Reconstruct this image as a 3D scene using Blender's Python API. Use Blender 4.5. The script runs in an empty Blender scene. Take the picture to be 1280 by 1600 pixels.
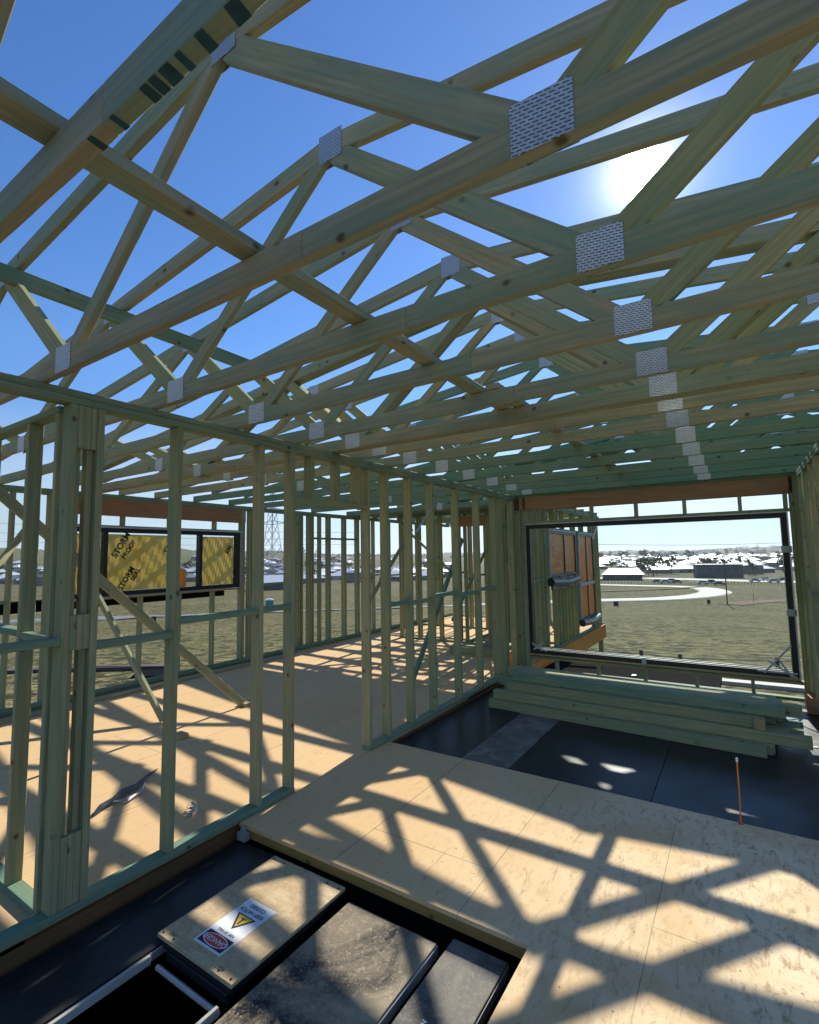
import bpy, bmesh, math, random
from mathutils import Vector, Matrix
random.seed(7)
R_ = math.radians
scene = bpy.context.scene
COL = scene.collection

# ------------------------------------------------------------------ camera
CAM_POS = Vector((0, 0, 1.65))
yaw, pit, rol = R_(33.171), R_(5.056), R_(-0.962)
f_ = Vector((-math.sin(yaw)*math.cos(pit), math.cos(yaw)*math.cos(pit), math.sin(pit)))
r_ = Vector((math.cos(yaw), math.sin(yaw), 0)); u_ = r_.cross(f_)
rr = math.cos(rol)*r_ + math.sin(rol)*u_; uu = -math.sin(rol)*r_ + math.cos(rol)*u_
cam = bpy.data.objects.new('camera', bpy.data.cameras.new('camera')); COL.objects.link(cam)
m = Matrix((rr, uu, -f_)).transposed().to_4x4(); m.translation = CAM_POS
cam.matrix_world = m
cam.data.sensor_fit = 'HORIZONTAL'; cam.data.sensor_width = 36; cam.data.lens = 781.1/1280*36
cam.data.clip_start = 0.02; cam.data.clip_end = 30000
scene.camera = cam

# ------------------------------------------------------------------ sky and sun
SUN = Vector((-0.1150, 1.0400, 0.7537)).normalized()
elev = math.asin(SUN.z); az = math.atan2(SUN.x, SUN.y)
world = bpy.data.worlds.new('World'); scene.world = world; world.use_nodes = True
nt = world.node_tree; nt.nodes.clear()
wo = nt.nodes.new('ShaderNodeOutputWorld'); bg = nt.nodes.new('ShaderNodeBackground')
sky = nt.nodes.new('ShaderNodeTexSky'); sky.sky_type = 'NISHITA'; sky.sun_disc = False
sky.sun_elevation = elev; sky.sun_rotation = az
sky.altitude = 100; sky.air_density = 1.0; sky.dust_density = 0.0; sky.ozone_density = 2.2
bg.inputs[1].default_value = 0.115
hs = nt.nodes.new('ShaderNodeHueSaturation'); hs.inputs['Hue'].default_value = 0.509
_t = nt.nodes.new('ShaderNodeTexCoord'); _s = nt.nodes.new('ShaderNodeSeparateXYZ'); nt.links.new(_t.outputs['Generated'], _s.inputs[0])
_m = nt.nodes.new('ShaderNodeMapRange'); _m.inputs[1].default_value = 0.0; _m.inputs[2].default_value = 0.26; _m.inputs[3].default_value = 0.12; _m.inputs[4].default_value = 1.27
nt.links.new(_s.outputs[2], _m.inputs[0]); nt.links.new(_m.outputs[0], hs.inputs['Saturation'])
_v = nt.nodes.new('ShaderNodeMapRange'); _v.inputs[1].default_value = 0.0; _v.inputs[2].default_value = 0.35; _v.inputs[3].default_value = 0.55; _v.inputs[4].default_value = 1.0
nt.links.new(_s.outputs[2], _v.inputs[0]); nt.links.new(_v.outputs[0], hs.inputs['Value'])
nt.links.new(sky.outputs[0], hs.inputs['Color']); _x = nt.nodes.new('ShaderNodeMix'); _x.data_type = 'RGBA'; _x.blend_type = 'MULTIPLY'; _x.inputs[0].default_value = 1
_c2 = nt.nodes.new('ShaderNodeValToRGB'); _c2.color_ramp.elements[0].color = (0.72, 0.90, 1.08, 1); _c2.color_ramp.elements[1].color = (1, 1, 1, 1); _c2.color_ramp.elements[1].position = 0.35
nt.links.new(_s.outputs[2], _c2.inputs[0]); nt.links.new(hs.outputs[0], _x.inputs[6]); nt.links.new(_c2.outputs[0], _x.inputs[7]); nt.links.new(_x.outputs[2], bg.inputs[0])
# the disc of the sun and the bright ring of air about it
tc = nt.nodes.new('ShaderNodeTexCoord'); dp = nt.nodes.new('ShaderNodeVectorMath'); dp.operation = 'DOT_PRODUCT'
nrm = nt.nodes.new('ShaderNodeVectorMath'); nrm.operation = 'NORMALIZE'
nt.links.new(tc.outputs['Generated'], nrm.inputs[0]); nt.links.new(nrm.outputs[0], dp.inputs[0]); dp.inputs[1].default_value = SUN
ac = nt.nodes.new('ShaderNodeMath'); ac.operation = 'ARCCOSINE'; nt.links.new(dp.outputs['Value'], ac.inputs[0])
rp = nt.nodes.new('ShaderNodeMapRange'); rp.inputs[1].default_value = R_(1.9); rp.inputs[2].default_value = R_(2.35)
rp.inputs[3].default_value = 9.0; rp.inputs[4].default_value = 0.0; rp.interpolation_type = 'SMOOTHSTEP'
nt.links.new(ac.outputs[0], rp.inputs[0])
dv = nt.nodes.new('ShaderNodeMath'); dv.operation = 'DIVIDE'; dv.inputs[1].default_value = -R_(1.7); nt.links.new(ac.outputs[0], dv.inputs[0])
ex = nt.nodes.new('ShaderNodeMath'); ex.operation = 'EXPONENT'; nt.links.new(dv.outputs[0], ex.inputs[0])
ml = nt.nodes.new('ShaderNodeMath'); ml.operation = 'MULTIPLY_ADD'; ml.inputs[1].default_value = 2.2
nt.links.new(ex.outputs[0], ml.inputs[0]); nt.links.new(rp.outputs[0], ml.inputs[2])
dv2 = nt.nodes.new('ShaderNodeMath'); dv2.operation = 'DIVIDE'; dv2.inputs[1].default_value = -R_(16); nt.links.new(ac.outputs[0], dv2.inputs[0])
ex2 = nt.nodes.new('ShaderNodeMath'); ex2.operation = 'EXPONENT'; nt.links.new(dv2.outputs[0], ex2.inputs[0])
ml2 = nt.nodes.new('ShaderNodeMath'); ml2.operation = 'MULTIPLY_ADD'; ml2.inputs[1].default_value = 0.12
nt.links.new(ex2.outputs[0], ml2.inputs[0]); nt.links.new(ml.outputs[0], ml2.inputs[2])
bg2 = nt.nodes.new('ShaderNodeBackground'); bg2.inputs[0].default_value = (1, 0.97, 0.93, 1)
nt.links.new(ml2.outputs[0], bg2.inputs[1])
add = nt.nodes.new('ShaderNodeAddShader'); nt.links.new(bg.outputs[0], add.inputs[0]); nt.links.new(bg2.outputs[0], add.inputs[1])
nt.links.new(add.outputs[0], wo.inputs[0])
sl = bpy.data.lights.new('sun', 'SUN'); sl.energy = 5.0; sl.angle = R_(0.5); sl.color = (1, 0.95, 0.84)
so = bpy.data.objects.new('sun', sl); COL.objects.link(so); so.location = (0, 0, 30)
so.rotation_euler = (-SUN).to_track_quat('-Z', 'Y').to_euler()
scene.view_settings.view_transform = 'Standard'; scene.view_settings.look = 'None'
scene.view_settings.exposure = 0.56; scene.view_settings.gamma = 1
scene.render.engine = 'CYCLES'
scene.cycles.max_bounces = 7; scene.cycles.diffuse_bounces = 4; scene.cycles.transparent_max_bounces = 12

# ------------------------------------------------------------------ node helpers
def new_mat(name):
    mt = bpy.data.materials.new(name); mt.use_nodes = True
    return mt, mt.node_tree, mt.node_tree.nodes['Principled BSDF']
def N(nt, t, **k):
    n = nt.nodes.new(t)
    for a, b in k.items():
        if a.startswith('i_'): n.inputs[a[2:]].default_value = b
        elif a.startswith('n'): n.inputs[int(a[1:])].default_value = b
        else: setattr(n, a, b)
    return n
def lk(nt, a, b): nt.links.new(a, b)
def ramp(nt, fac, stops):
    r = nt.nodes.new('ShaderNodeValToRGB'); e = r.color_ramp.elements
    while len(e) < len(stops): e.new(0.5)
    for i, (p, c) in enumerate(stops):
        e[i].position = p; e[i].color = (c[0], c[1], c[2], 1) if not isinstance(c, (int, float)) else (c, c, c, 1)
    nt.links.new(fac, r.inputs[0]); return r.outputs[0]
def mixc(nt, fac, a, b, mode='MIX'):
    x = nt.nodes.new('ShaderNodeMix'); x.data_type = 'RGBA'; x.blend_type = mode
    for sock, v in ((x.inputs[0], fac), (x.inputs[6], a), (x.inputs[7], b)):
        if hasattr(v, 'links'): nt.links.new(v, sock)
        elif isinstance(v, (int, float)): sock.default_value = v
        else: sock.default_value = (v[0], v[1], v[2], 1)
    return x.outputs[2]
def math_(nt, op, a, b=None):
    x = nt.nodes.new('ShaderNodeMath'); x.operation = op
    for i, v in enumerate((a, b)):
        if v is None: continue
        if hasattr(v, 'links'): nt.links.new(v, x.inputs[i])
        else: x.inputs[i].default_value = v
    return x.outputs[0]
def bump(nt, bsdf, h, s=0.3, d=0.002):
    b = N(nt, 'ShaderNodeBump'); b.inputs['Strength'].default_value = s; b.inputs['Distance'].default_value = d
    lk(nt, h, b.inputs['Height']); lk(nt, b.outputs[0], bsdf.inputs['Normal'])

def coords(nt, sc=(1, 1, 1), rnd=True, src='Object'):
    t = N(nt, 'ShaderNodeTexCoord'); v = t.outputs[src]
    if rnd:
        oi = N(nt, 'ShaderNodeObjectInfo'); c = N(nt, 'ShaderNodeCombineXYZ')
        k = math_(nt, 'MULTIPLY', oi.outputs['Random'], 37.0)
        for i in range(3): lk(nt, k, c.inputs[i])
        a = N(nt, 'ShaderNodeVectorMath', operation='ADD'); lk(nt, v, a.inputs[0]); lk(nt, c.outputs[0], a.inputs[1]); v = a.outputs[0]
    mp = N(nt, 'ShaderNodeMapping'); mp.inputs['Scale'].default_value = sc; lk(nt, v, mp.inputs[0])
    return mp.outputs[0]

def timber(name, cols, rough=0.7, knots=True):
    """sawn pine, grain along local x; cols = three base tones mixed by object"""
    mt, nt, b = new_mat(name)
    oi = N(nt, 'ShaderNodeObjectInfo')
    base = ramp(nt, oi.outputs['Random'], [(0.0, cols[0]), (0.45, cols[1]), (1.0, cols[2])])
    g = N(nt, 'ShaderNodeTexNoise', i_Scale=1.0, i_Detail=4.0, i_Roughness=0.6); lk(nt, coords(nt, (3.0, 90, 80)), g.inputs[0])
    g2 = N(nt, 'ShaderNodeTexNoise', i_Scale=1.0, i_Detail=3.0); lk(nt, coords(nt, (3.2, 13, 13)), g2.inputs[0])
    w = N(nt, 'ShaderNodeTexWave', i_Scale=1.0, i_Distortion=9.0, i_Detail=2.0); w.bands_direction = 'Z'; w.inputs['Detail Scale'].default_value = 1.0
    lk(nt, coords(nt, (0.8, 9, 9)), w.inputs[0])
    c = mixc(nt, math_(nt, 'MULTIPLY', ramp(nt, g.outputs[0], [(0.35, 0), (0.62, 1)]), 0.50), base, [x*0.52 for x in cols[0]])
    c = mixc(nt, math_(nt, 'MULTIPLY', w.outputs[0], 0.16), c, (cols[2][0]*1.35, cols[2][1]*1.12, cols[2][2]*0.85))
    c = mixc(nt, math_(nt, 'MULTIPLY', ramp(nt, g2.outputs[0], [(0.46, 0), (0.60, 1)]), 0.38), c, (cols[0][0]*0.55, cols[0][1]*0.85, cols[0][2]*0.95))
    if knots:
        v = N(nt, 'ShaderNodeTexVoronoi', i_Scale=1.0); lk(nt, coords(nt, (8.5, 10.5, 10.5)), v.inputs[0])
        k = ramp(nt, v.outputs['Distance'], [(0.09, 1), (0.125, 0.55), (0.19, 0)])
        sx = N(nt, 'ShaderNodeSeparateXYZ'); lk(nt, v.outputs['Color'], sx.inputs[0])
        k = math_(nt, 'MULTIPLY', k, ramp(nt, sx.outputs[0], [(0.52, 0), (0.56, 1)]))
        c = mixc(nt, math_(nt, 'MULTIPLY', k, 0.8), c, (0.06, 0.038, 0.02))
    lk(nt, c, b.inputs['Base Color']); b.inputs['Roughness'].default_value = rough
    b.inputs['Specular IOR Level'].default_value = 0.15
    bump(nt, b, g.outputs[0], 0.35, 0.0015)
    return mt
G1 = timber('treated_pine', [(0.28, 0.305, 0.17), (0.34, 0.34, 0.19), (0.39, 0.36, 0.21)])
G2 = timber('treated_pine_truss', [(0.28, 0.33, 0.23), (0.34, 0.345, 0.235), (0.40, 0.345, 0.23)])
G3 = timber('treated_pine_teal', [(0.17, 0.26, 0.18), (0.21, 0.29, 0.19), (0.28, 0.31, 0.18)])
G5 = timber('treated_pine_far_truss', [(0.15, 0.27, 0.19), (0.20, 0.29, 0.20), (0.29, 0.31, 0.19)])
G4 = timber('untreated_pine', [(0.42, 0.31, 0.17), (0.48, 0.36, 0.2), (0.40, 0.28, 0.15)])
LVL = timber('laminated_beam', [(0.36, 0.19, 0.10), (0.40, 0.21, 0.11), (0.44, 0.24, 0.13)], knots=False)
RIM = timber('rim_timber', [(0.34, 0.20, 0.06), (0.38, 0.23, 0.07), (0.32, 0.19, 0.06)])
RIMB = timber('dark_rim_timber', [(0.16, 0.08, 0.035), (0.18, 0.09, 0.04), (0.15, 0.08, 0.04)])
ORG = timber('orange_rim_timber', [(0.70, 0.28, 0.05), (0.75, 0.32, 0.07), (0.66, 0.25, 0.05)], knots=False)

def plain(name, col, rough=0.5, metal=0.0, var=0.15, scale=6.0, spec=0.5):
    mt, nt, b = new_mat(name)
    n = N(nt, 'ShaderNodeTexNoise', i_Scale=scale, i_Detail=5.0); lk(nt, coords(nt), n.inputs[0])
    c = mixc(nt, ramp(nt, n.outputs[0], [(0.3, 0), (0.7, 1)]), [x*(1-var) for x in col], [min(1, x*(1+var)) for x in col])
    lk(nt, c, b.inputs['Base Color']); b.inputs['Roughness'].default_value = rough; b.inputs['Metallic'].default_value = metal
    b.inputs['Specular IOR Level'].default_value = spec
    return mt
BLACK = plain('black_aluminium', (0.012, 0.012, 0.014), 0.45)
ALU = plain('raw_aluminium', (0.62, 0.63, 0.64), 0.35, 0.7)
REVEAL = plain('primed_reveal', (0.30, 0.28, 0.25), 0.6)
WHITE = plain('white_plastic', (0.8, 0.8, 0.8), 0.4)
GREYP = plain('grey_plastic', (0.4, 0.42, 0.42), 0.5)
RED = plain('red_print', (0.65, 0.05, 0.05), 0.5)
INK = plain('black_print', (0.02, 0.02, 0.025), 0.6)
TEALINK = plain('teal_ink', (0.010, 0.055, 0.085), 0.7, var=0.4, scale=30)
ORANGE = plain('orange_paint', (0.75, 0.25, 0.03), 0.5)
DARK = plain('black_sheet_and_shade', (0.008, 0.008, 0.009), 0.95, spec=0.02)  # black of the plastic sheet, also used where shade is put in as colour
STEEL = plain('galvanised_strap', (0.45, 0.46, 0.47), 0.4, 0.8)
FLASH = plain('black_flashing', (0.02, 0.024, 0.035), 0.4, var=0.5, scale=14)

def galv():
    mt, nt, b = new_mat('galvanised_nail_plate')
    t = N(nt, 'ShaderNodeTexCoord'); s = N(nt, 'ShaderNodeSeparateXYZ'); lk(nt, t.outputs['Object'], s.inputs[0])
    c = N(nt, 'ShaderNodeCombineXYZ'); lk(nt, s.outputs[0], c.inputs[0]); lk(nt, math_(nt, 'ADD', s.outputs[2], math_(nt, 'MULTIPLY', s.outputs[0], 0.12)), c.inputs[1])
    br = N(nt, 'ShaderNodeTexBrick', i_Scale=1.0); br.inputs['Brick Width'].default_value = 0.019; br.inputs['Row Height'].default_value = 0.0088
    br.inputs['Mortar Size'].default_value = 0.0032; br.inputs['Mortar Smooth'].default_value = 0.2
    br.inputs['Color1'].default_value = (0, 0, 0, 1); br.inputs['Color2'].default_value = (0, 0, 0, 1); br.inputs['Mortar'].default_value = (1, 1, 1, 1)
    lk(nt, c.outputs[0], br.inputs[0])
    n = N(nt, 'ShaderNodeTexNoise', i_Scale=40.0); lk(nt, t.outputs['Object'], n.inputs[0])
    sp = mixc(nt, n.outputs[0], (0.42, 0.44, 0.45), (0.70, 0.72, 0.73))
    lk(nt, mixc(nt, br.outputs[0], (0.09, 0.10, 0.10), sp), b.inputs['Base Color'])
    b.inputs['Metallic'].default_value = 0.55; b.inputs['Roughness'].default_value = 0.42
    bump(nt, b, br.outputs[0], 0.8, 0.002)
    return mt
GALV = galv()

def floor_mat():
    mt, nt, b = new_mat('particleboard')
    t = N(nt, 'ShaderNodeTexCoord'); P = t.outputs['Object']
    s = N(nt, 'ShaderNodeSeparateXYZ'); lk(nt, P, s.inputs[0])
    c = N(nt, 'ShaderNodeCombineXYZ'); lk(nt, math_(nt, 'ADD', s.outputs[1], 1.05), c.inputs[0]); lk(nt, math_(nt, 'ADD', s.outputs[0], 8.89), c.inputs[1])
    br = N(nt, 'ShaderNodeTexBrick', i_Scale=1.0, offset=0.5); br.inputs['Brick Width'].default_value = 3.6; br.inputs['Row Height'].default_value = 0.77
    br.inputs['Mortar Size'].default_value = 0.0022; br.inputs['Mortar Smooth'].default_value = 0.0
    br.inputs['Color1'].default_value = (0.65, 0.445, 0.23, 1); br.inputs['Color2'].default_value = (0.70, 0.485, 0.26, 1); br.inputs['Mortar'].default_value = (0.12, 0.08, 0.05, 1)
    lk(nt, c.outputs[0], br.inputs[0])
    col = br.outputs[0]
    fine = N(nt, 'ShaderNodeTexNoise', i_Scale=160.0, i_Detail=3.0, i_Roughness=0.7); lk(nt, P, fine.inputs[0])
    col = mixc(nt, math_(nt, 'MULTIPLY', ramp(nt, fine.outputs[0], [(0.35, 0), (0.65, 1)]), 0.4), col, (0.50, 0.32, 0.15))
    # pale, worn, weathered patches towards the right-hand end
    n1 = N(nt, 'ShaderNodeTexNoise', i_Scale=1.1, i_Detail=5.0, i_Roughness=0.65, i_Distortion=0.6); lk(nt, P, n1.inputs[0])
    gx = N(nt, 'ShaderNodeMapRange', n1=-1.9, n2=0.1, n3=0.0, n4=1.0); lk(nt, s.outputs[0], gx.inputs[0])
    wr = math_(nt, 'MULTIPLY', gx.outputs[0], ramp(nt, n1.outputs[0], [(0.36, 0), (0.55, 1)]))
    col = mixc(nt, math_(nt, 'MULTIPLY', wr, 0.75), col, (0.82, 0.68, 0.46))
    n2 = N(nt, 'ShaderNodeTexNoise', i_Scale=13.0, i_Detail=8.0, i_Roughness=0.78, i_Distortion=0.5); mp2 = N(nt, 'ShaderNodeMapping'); mp2.inputs['Scale'].default_value = (1.9, 0.8, 1); mp2.inputs['Rotation'].default_value = (0, 0, -0.6); lk(nt, P, mp2.inputs[0]); lk(nt, mp2.outputs[0], n2.inputs[0])
    sc = math_(nt, 'MULTIPLY', ramp(nt, n2.outputs[0], [(0.51, 0), (0.62, 1)]), math_(nt, 'ADD', math_(nt, 'MULTIPLY', wr, 0.75), 0.12))
    col = mixc(nt, sc, col, (0.36, 0.24, 0.13))
    n3 = N(nt, 'ShaderNodeTexNoise', i_Scale=7.0, i_Detail=3.0, i_Distortion=1.5); mp = N(nt, 'ShaderNodeMapping'); mp.inputs['Scale'].default_value = (3.5, 0.7, 1); mp.inputs['Rotation'].default_value = (0, 0, 0.8)
    lk(nt, P, mp.inputs[0]); lk(nt, mp.outputs[0], n3.inputs[0])
    col = mixc(nt, math_(nt, 'MULTIPLY', ramp(nt, n3.outputs[0], [(0.62, 0), (0.72, 1)]), 0.38), col, (0.24, 0.17, 0.11))
    v = N(nt, 'ShaderNodeTexVoronoi', i_Scale=11.0); lk(nt, P, v.inputs[0])
    vn = N(nt, 'ShaderNodeTexNoise', i_Scale=3.0); lk(nt, P, vn.inputs[0])
    sp = math_(nt, 'MULTIPLY', ramp(nt, v.outputs['Distance'], [(0.035, 1), (0.07, 0)]), ramp(nt, vn.outputs[0], [(0.45, 0), (0.55, 1)]))
    col = mixc(nt, math_(nt, 'MULTIPLY', sp, 0.7), col, (0.07, 0.05, 0.035))
    du = math_(nt, 'SUBTRACT', math_(nt, 'FRACT', math_(nt, 'MULTIPLY', s.outputs[1], 1/0.45)), 0.5); dv_ = math_(nt, 'SUBTRACT', math_(nt, 'FRACT', math_(nt, 'MULTIPLY', s.outputs[0], 1/0.193)), 0.5)
    dd_ = math_(nt, 'ADD', math_(nt, 'POWER', math_(nt, 'MULTIPLY', du, 0.45), 2.0), math_(nt, 'POWER', math_(nt, 'MULTIPLY', dv_, 0.193), 2.0))
    col = mixc(nt, math_(nt, 'MULTIPLY', math_(nt, 'LESS_THAN', dd_, 0.0045**2), 0.7), col, (0.10, 0.07, 0.05))
    lk(nt, col, b.inputs['Base Color']); b.inputs['Roughness'].default_value = 0.85; b.inputs['Specular IOR Level'].default_value = 0.08
    bump(nt, b, n2.outputs[0], 0.15, 0.001)
    return mt
FLOOR = floor_mat()

def ply_mat(name, base, dust, amt, scale=3.0, rough=0.32, grain=False):
    mt, nt, b = new_mat(name)
    P = coords(nt)
    n = N(nt, 'ShaderNodeTexNoise', i_Scale=scale, i_Detail=7.0, i_Roughness=0.62, i_Distortion=0.9); lk(nt, P, n.inputs[0])
    f = math_(nt, 'MULTIPLY', ramp(nt, n.outputs[0], [(0.40, 0), (0.66, 1)]), amt)
    n2 = N(nt, 'ShaderNodeTexNoise', i_Scale=55.0, i_Detail=4.0, i_Distortion=1.5); lk(nt, P, n2.inputs[0])
    c = mixc(nt, f, base, dust)
    c = mixc(nt, math_(nt, 'MULTIPLY', ramp(nt, n2.outputs[0], [(0.5, 0), (0.72, 1)]), amt*0.5), c, [min(1, x*1.4) for x in dust])
    if grain:
        g = N(nt, 'ShaderNodeTexNoise', i_Scale=1.0, i_Detail=4.0, i_Distortion=2.0); lk(nt, coords(nt, (24, 3, 3)), g.inputs[0])
        c = mixc(nt, math_(nt, 'MULTIPLY', ramp(nt, g.outputs[0], [(0.35, 0), (0.7, 1)]), 0.35), c, [x*0.55 for x in base])
    lk(nt, c, b.inputs['Base Color'])
    lk(nt, math_(nt, 'ADD', math_(nt, 'MULTIPLY', f, 0.5), rough), b.inputs['Roughness'])
    b.inputs['Specular IOR Level'].default_value = 0.28
    bump(nt, b, n.outputs[0], 0.2, 0.003)
    return mt
FORM = ply_mat('black_formply', (0.008, 0.010, 0.014), (0.10, 0.09, 0.075), 0.2)
FORMD = ply_mat('dusty_formply', (0.012, 0.014, 0.018), (0.40, 0.32, 0.20), 0.9, 2.2)
FORMG = ply_mat('grey_worn_formply', (0.08, 0.075, 0.065), (0.26, 0.235, 0.19), 0.8, 5.0, 0.5)
PLY = ply_mat('birch_ply', (0.47, 0.33, 0.17), (0.66, 0.52, 0.33), 0.8, 9.0, 0.55, True)

def glass_mat():
    mt, nt, b = new_mat('clear_glass'); nt.nodes.remove(b)
    o = nt.nodes['Material Output']
    tr = N(nt, 'ShaderNodeBsdfTransparent'); tr.inputs[0].default_value = (0.93, 0.96, 0.95, 1)
    gl = N(nt, 'ShaderNodeBsdfGlossy'); gl.inputs['Roughness'].default_value = 0.02
    fr = N(nt, 'ShaderNodeFresnel', i_IOR=1.25); mx = N(nt, 'ShaderNodeMixShader')
    lk(nt, fr.outputs[0], mx.inputs[0]); lk(nt, tr.outputs[0], mx.inputs[1]); lk(nt, gl.outputs[0], mx.inputs[2]); lk(nt, mx.outputs[0], o.inputs[0])
    return mt
GLASS = glass_mat()
def film_mat(name, c1, c2):
    mt, nt, b = new_mat(name)
    n = N(nt, 'ShaderNodeTexNoise', i_Scale=1.0, i_Detail=4.0, i_Distortion=0.8); lk(nt, coords(nt, (3, 3, 9)), n.inputs[0])
    c = mixc(nt, ramp(nt, n.outputs[0], [(0.35, 0), (0.65, 1)]), c1, c2)
    lk(nt, c, b.inputs['Base Color']); b.inputs['Roughness'].default_value = 0.35
    tl = N(nt, 'ShaderNodeBsdfTranslucent'); lk(nt, c, tl.inputs[0]); mx = N(nt, 'ShaderNodeMixShader', n0=0.5)
    lk(nt, b.outputs[0], mx.inputs[1]); lk(nt, tl.outputs[0], mx.inputs[2]); lk(nt, mx.outputs[0], nt.nodes['Material Output'].inputs[0])
    bump(nt, b, n.outputs[0], 0.8, 0.02)
    return mt
FILMY = film_mat('yellow_film', (0.94, 0.56, 0.10), (0.97, 0.66, 0.18))
FILMO = film_mat('orange_film', (0.85, 0.33, 0.05), (0.95, 0.52, 0.18))

def ground_mat():
    mt, nt, b = new_mat('dry_grass')
    t = N(nt, 'ShaderNodeTexCoord'); P = t.outputs['Object']
    a = N(nt, 'ShaderNodeTexNoise', i_Scale=0.06, i_Detail=6.0, i_Roughness=0.6); lk(nt, P, a.inputs[0])
    d = N(nt, 'ShaderNodeTexNoise', i_Scale=0.9, i_Detail=5.0, i_Roughness=0.62, i_Distortion=0.5); lk(nt, P, d.inputs[0])
    c = mixc(nt, ramp(nt, a.outputs[0], [(0.35, 0), (0.62, 1)]), (0.092, 0.095, 0.030), (0.155, 0.135, 0.055))
    c = mixc(nt, math_(nt, 'MULTIPLY', ramp(nt, d.outputs[0], [(0.47, 0), (0.57, 1)]), 0.85), c, (0.022, 0.024, 0.009))
    e = N(nt, 'ShaderNodeTexNoise', i_Scale=2.3, i_Detail=4.0, i_Roughness=0.7); lk(nt, P, e.inputs[0])
    c = mixc(nt, math_(nt, 'MULTIPLY', ramp(nt, e.outputs[0], [(0.54, 0), (0.62, 1)]), 0.7), c, (0.30, 0.26, 0.15))
    lk(nt, c, b.inputs['Base Color']); b.inputs['Roughness'].default_value = 0.95; b.inputs['Specular IOR Level'].default_value = 0.1
    bump(nt, b, d.outputs[0], 1.0, 0.5)
    return mt
GRASS = ground_mat()
ROADM = plain('asphalt', (0.15, 0.145, 0.14), 0.7, var=0.12, scale=1.0)
KERBM = plain('concrete_kerb', (0.42, 0.39, 0.34), 0.8, scale=2.0)
DIRT = plain('bare_earth', (0.17, 0.12, 0.08), 0.95, var=0.35, scale=1.5, spec=0.1)
ROOFW = plain('pale_metal_roof', (0.62, 0.63, 0.65), 0.42, 0.15, 0.1)
ROOFG = plain('grey_tile_roof', (0.25, 0.25, 0.27), 0.5, 0, 0.1)
ROOFD = plain('dark_metal_roof', (0.06, 0.065, 0.075), 0.45, 0, 0.1)
BRICK = plain('house_brick', (0.20, 0.15, 0.12), 0.9)
DKCLAD = plain('dark_cladding', (0.05, 0.055, 0.07), 0.7)
TEAL = plain('teal_plastic', (0.0, 0.17, 0.15), 0.4)
LEAF = plain('gum_leaves', (0.035, 0.05, 0.022), 0.8, var=0.5, scale=0.8, spec=0.2)
BARK = plain('bark', (0.12, 0.09, 0.07), 0.9)
POLE = plain('weathered_pole', (0.08, 0.06, 0.05), 0.9)

# ------------------------------------------------------------------ object helpers
def wm(o):
    w = o.matrix_basis.copy(); p = o.parent
    while p: w = p.matrix_basis @ w; p = p.parent
    return w
def link(name, mesh, mat=None, parent=None, W=None):
    o = bpy.data.objects.new(name, mesh); COL.objects.link(o)
    if mat is not None and not mesh.materials: mesh.materials.append(mat)
    W = W or Matrix()
    if parent:
        o.parent = parent; o.matrix_basis = wm(parent).inverted() @ W
    else: o.matrix_basis = W
    return o
def tag(o, label=None, cat=None, group=None, kind=None):
    if label: o['label'] = label
    if cat: o['category'] = cat
    if group: o['group'] = group
    if kind: o['kind'] = kind
    return o
def thing(name, loc, label, cat, group=None, rz=0):
    o = bpy.data.objects.new(name, None); COL.objects.link(o); o.empty_display_size = 0.1
    o.matrix_basis = Matrix.Translation(loc) @ Matrix.Rotation(rz, 4, 'Z')
    return tag(o, label, cat, group)
_c = {}
def boxmesh(L, w, d, mat, bev=0.0025):
    k = (round(L, 4), round(w, 4), round(d, 4), mat.name, bev)
    if k in _c: return _c[k]
    bm = bmesh.new(); bmesh.ops.create_cube(bm, size=1)
    for v in bm.verts: v.co = Vector(((v.co.x+0.5)*L, v.co.y*w, v.co.z*d))
    if bev: bmesh.ops.bevel(bm, geom=list(bm.edges), offset=min(bev, w*0.3, d*0.3), segments=1, affect='EDGES')
    me = bpy.data.meshes.new('timber'); bm.to_mesh(me); bm.free(); me.materials.append(mat); _c[k] = me
    return me
def frame_mat(p0, p1, up):
    x = (p1-p0).normalized(); z = (up - x*up.dot(x)).normalized(); y = z.cross(x)
    W = Matrix((x, y, z)).transposed().to_4x4(); W.translation = p0
    return W
def beam(name, p0, p1, w, d, mat, parent=None, up=(0, 0, 1), bev=0.0025):
    """stick from p0 to p1 (centre line); d = depth along 'up', w = the other way"""
    p0, p1 = Vector(p0), Vector(p1)
    return link(name, boxmesh((p1-p0).length, w, d, mat, bev), None, parent, frame_mat(p0, p1, Vector(up)))
def boxmm(name, lo, hi, mat, parent=None, bev=0.0):
    """axis-aligned box; the long side becomes local x so that grain follows it"""
    lo, hi = Vector(lo), Vector(hi); s = hi-lo; c = (lo+hi)/2
    i = max(range(3), key=lambda k: s[k])
    e = Vector((0, 0, 0)); e[i] = s[i]/2
    up = Vector((0, 0, 1)) if i != 2 else Vector((0, 1, 0))
    ax = {0: (1, 2), 1: (0, 2), 2: (0, 1)}[i]
    return beam(name, c-e, c+e, s[ax[0]], s[ax[1]], mat, parent, up, bev)
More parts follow.
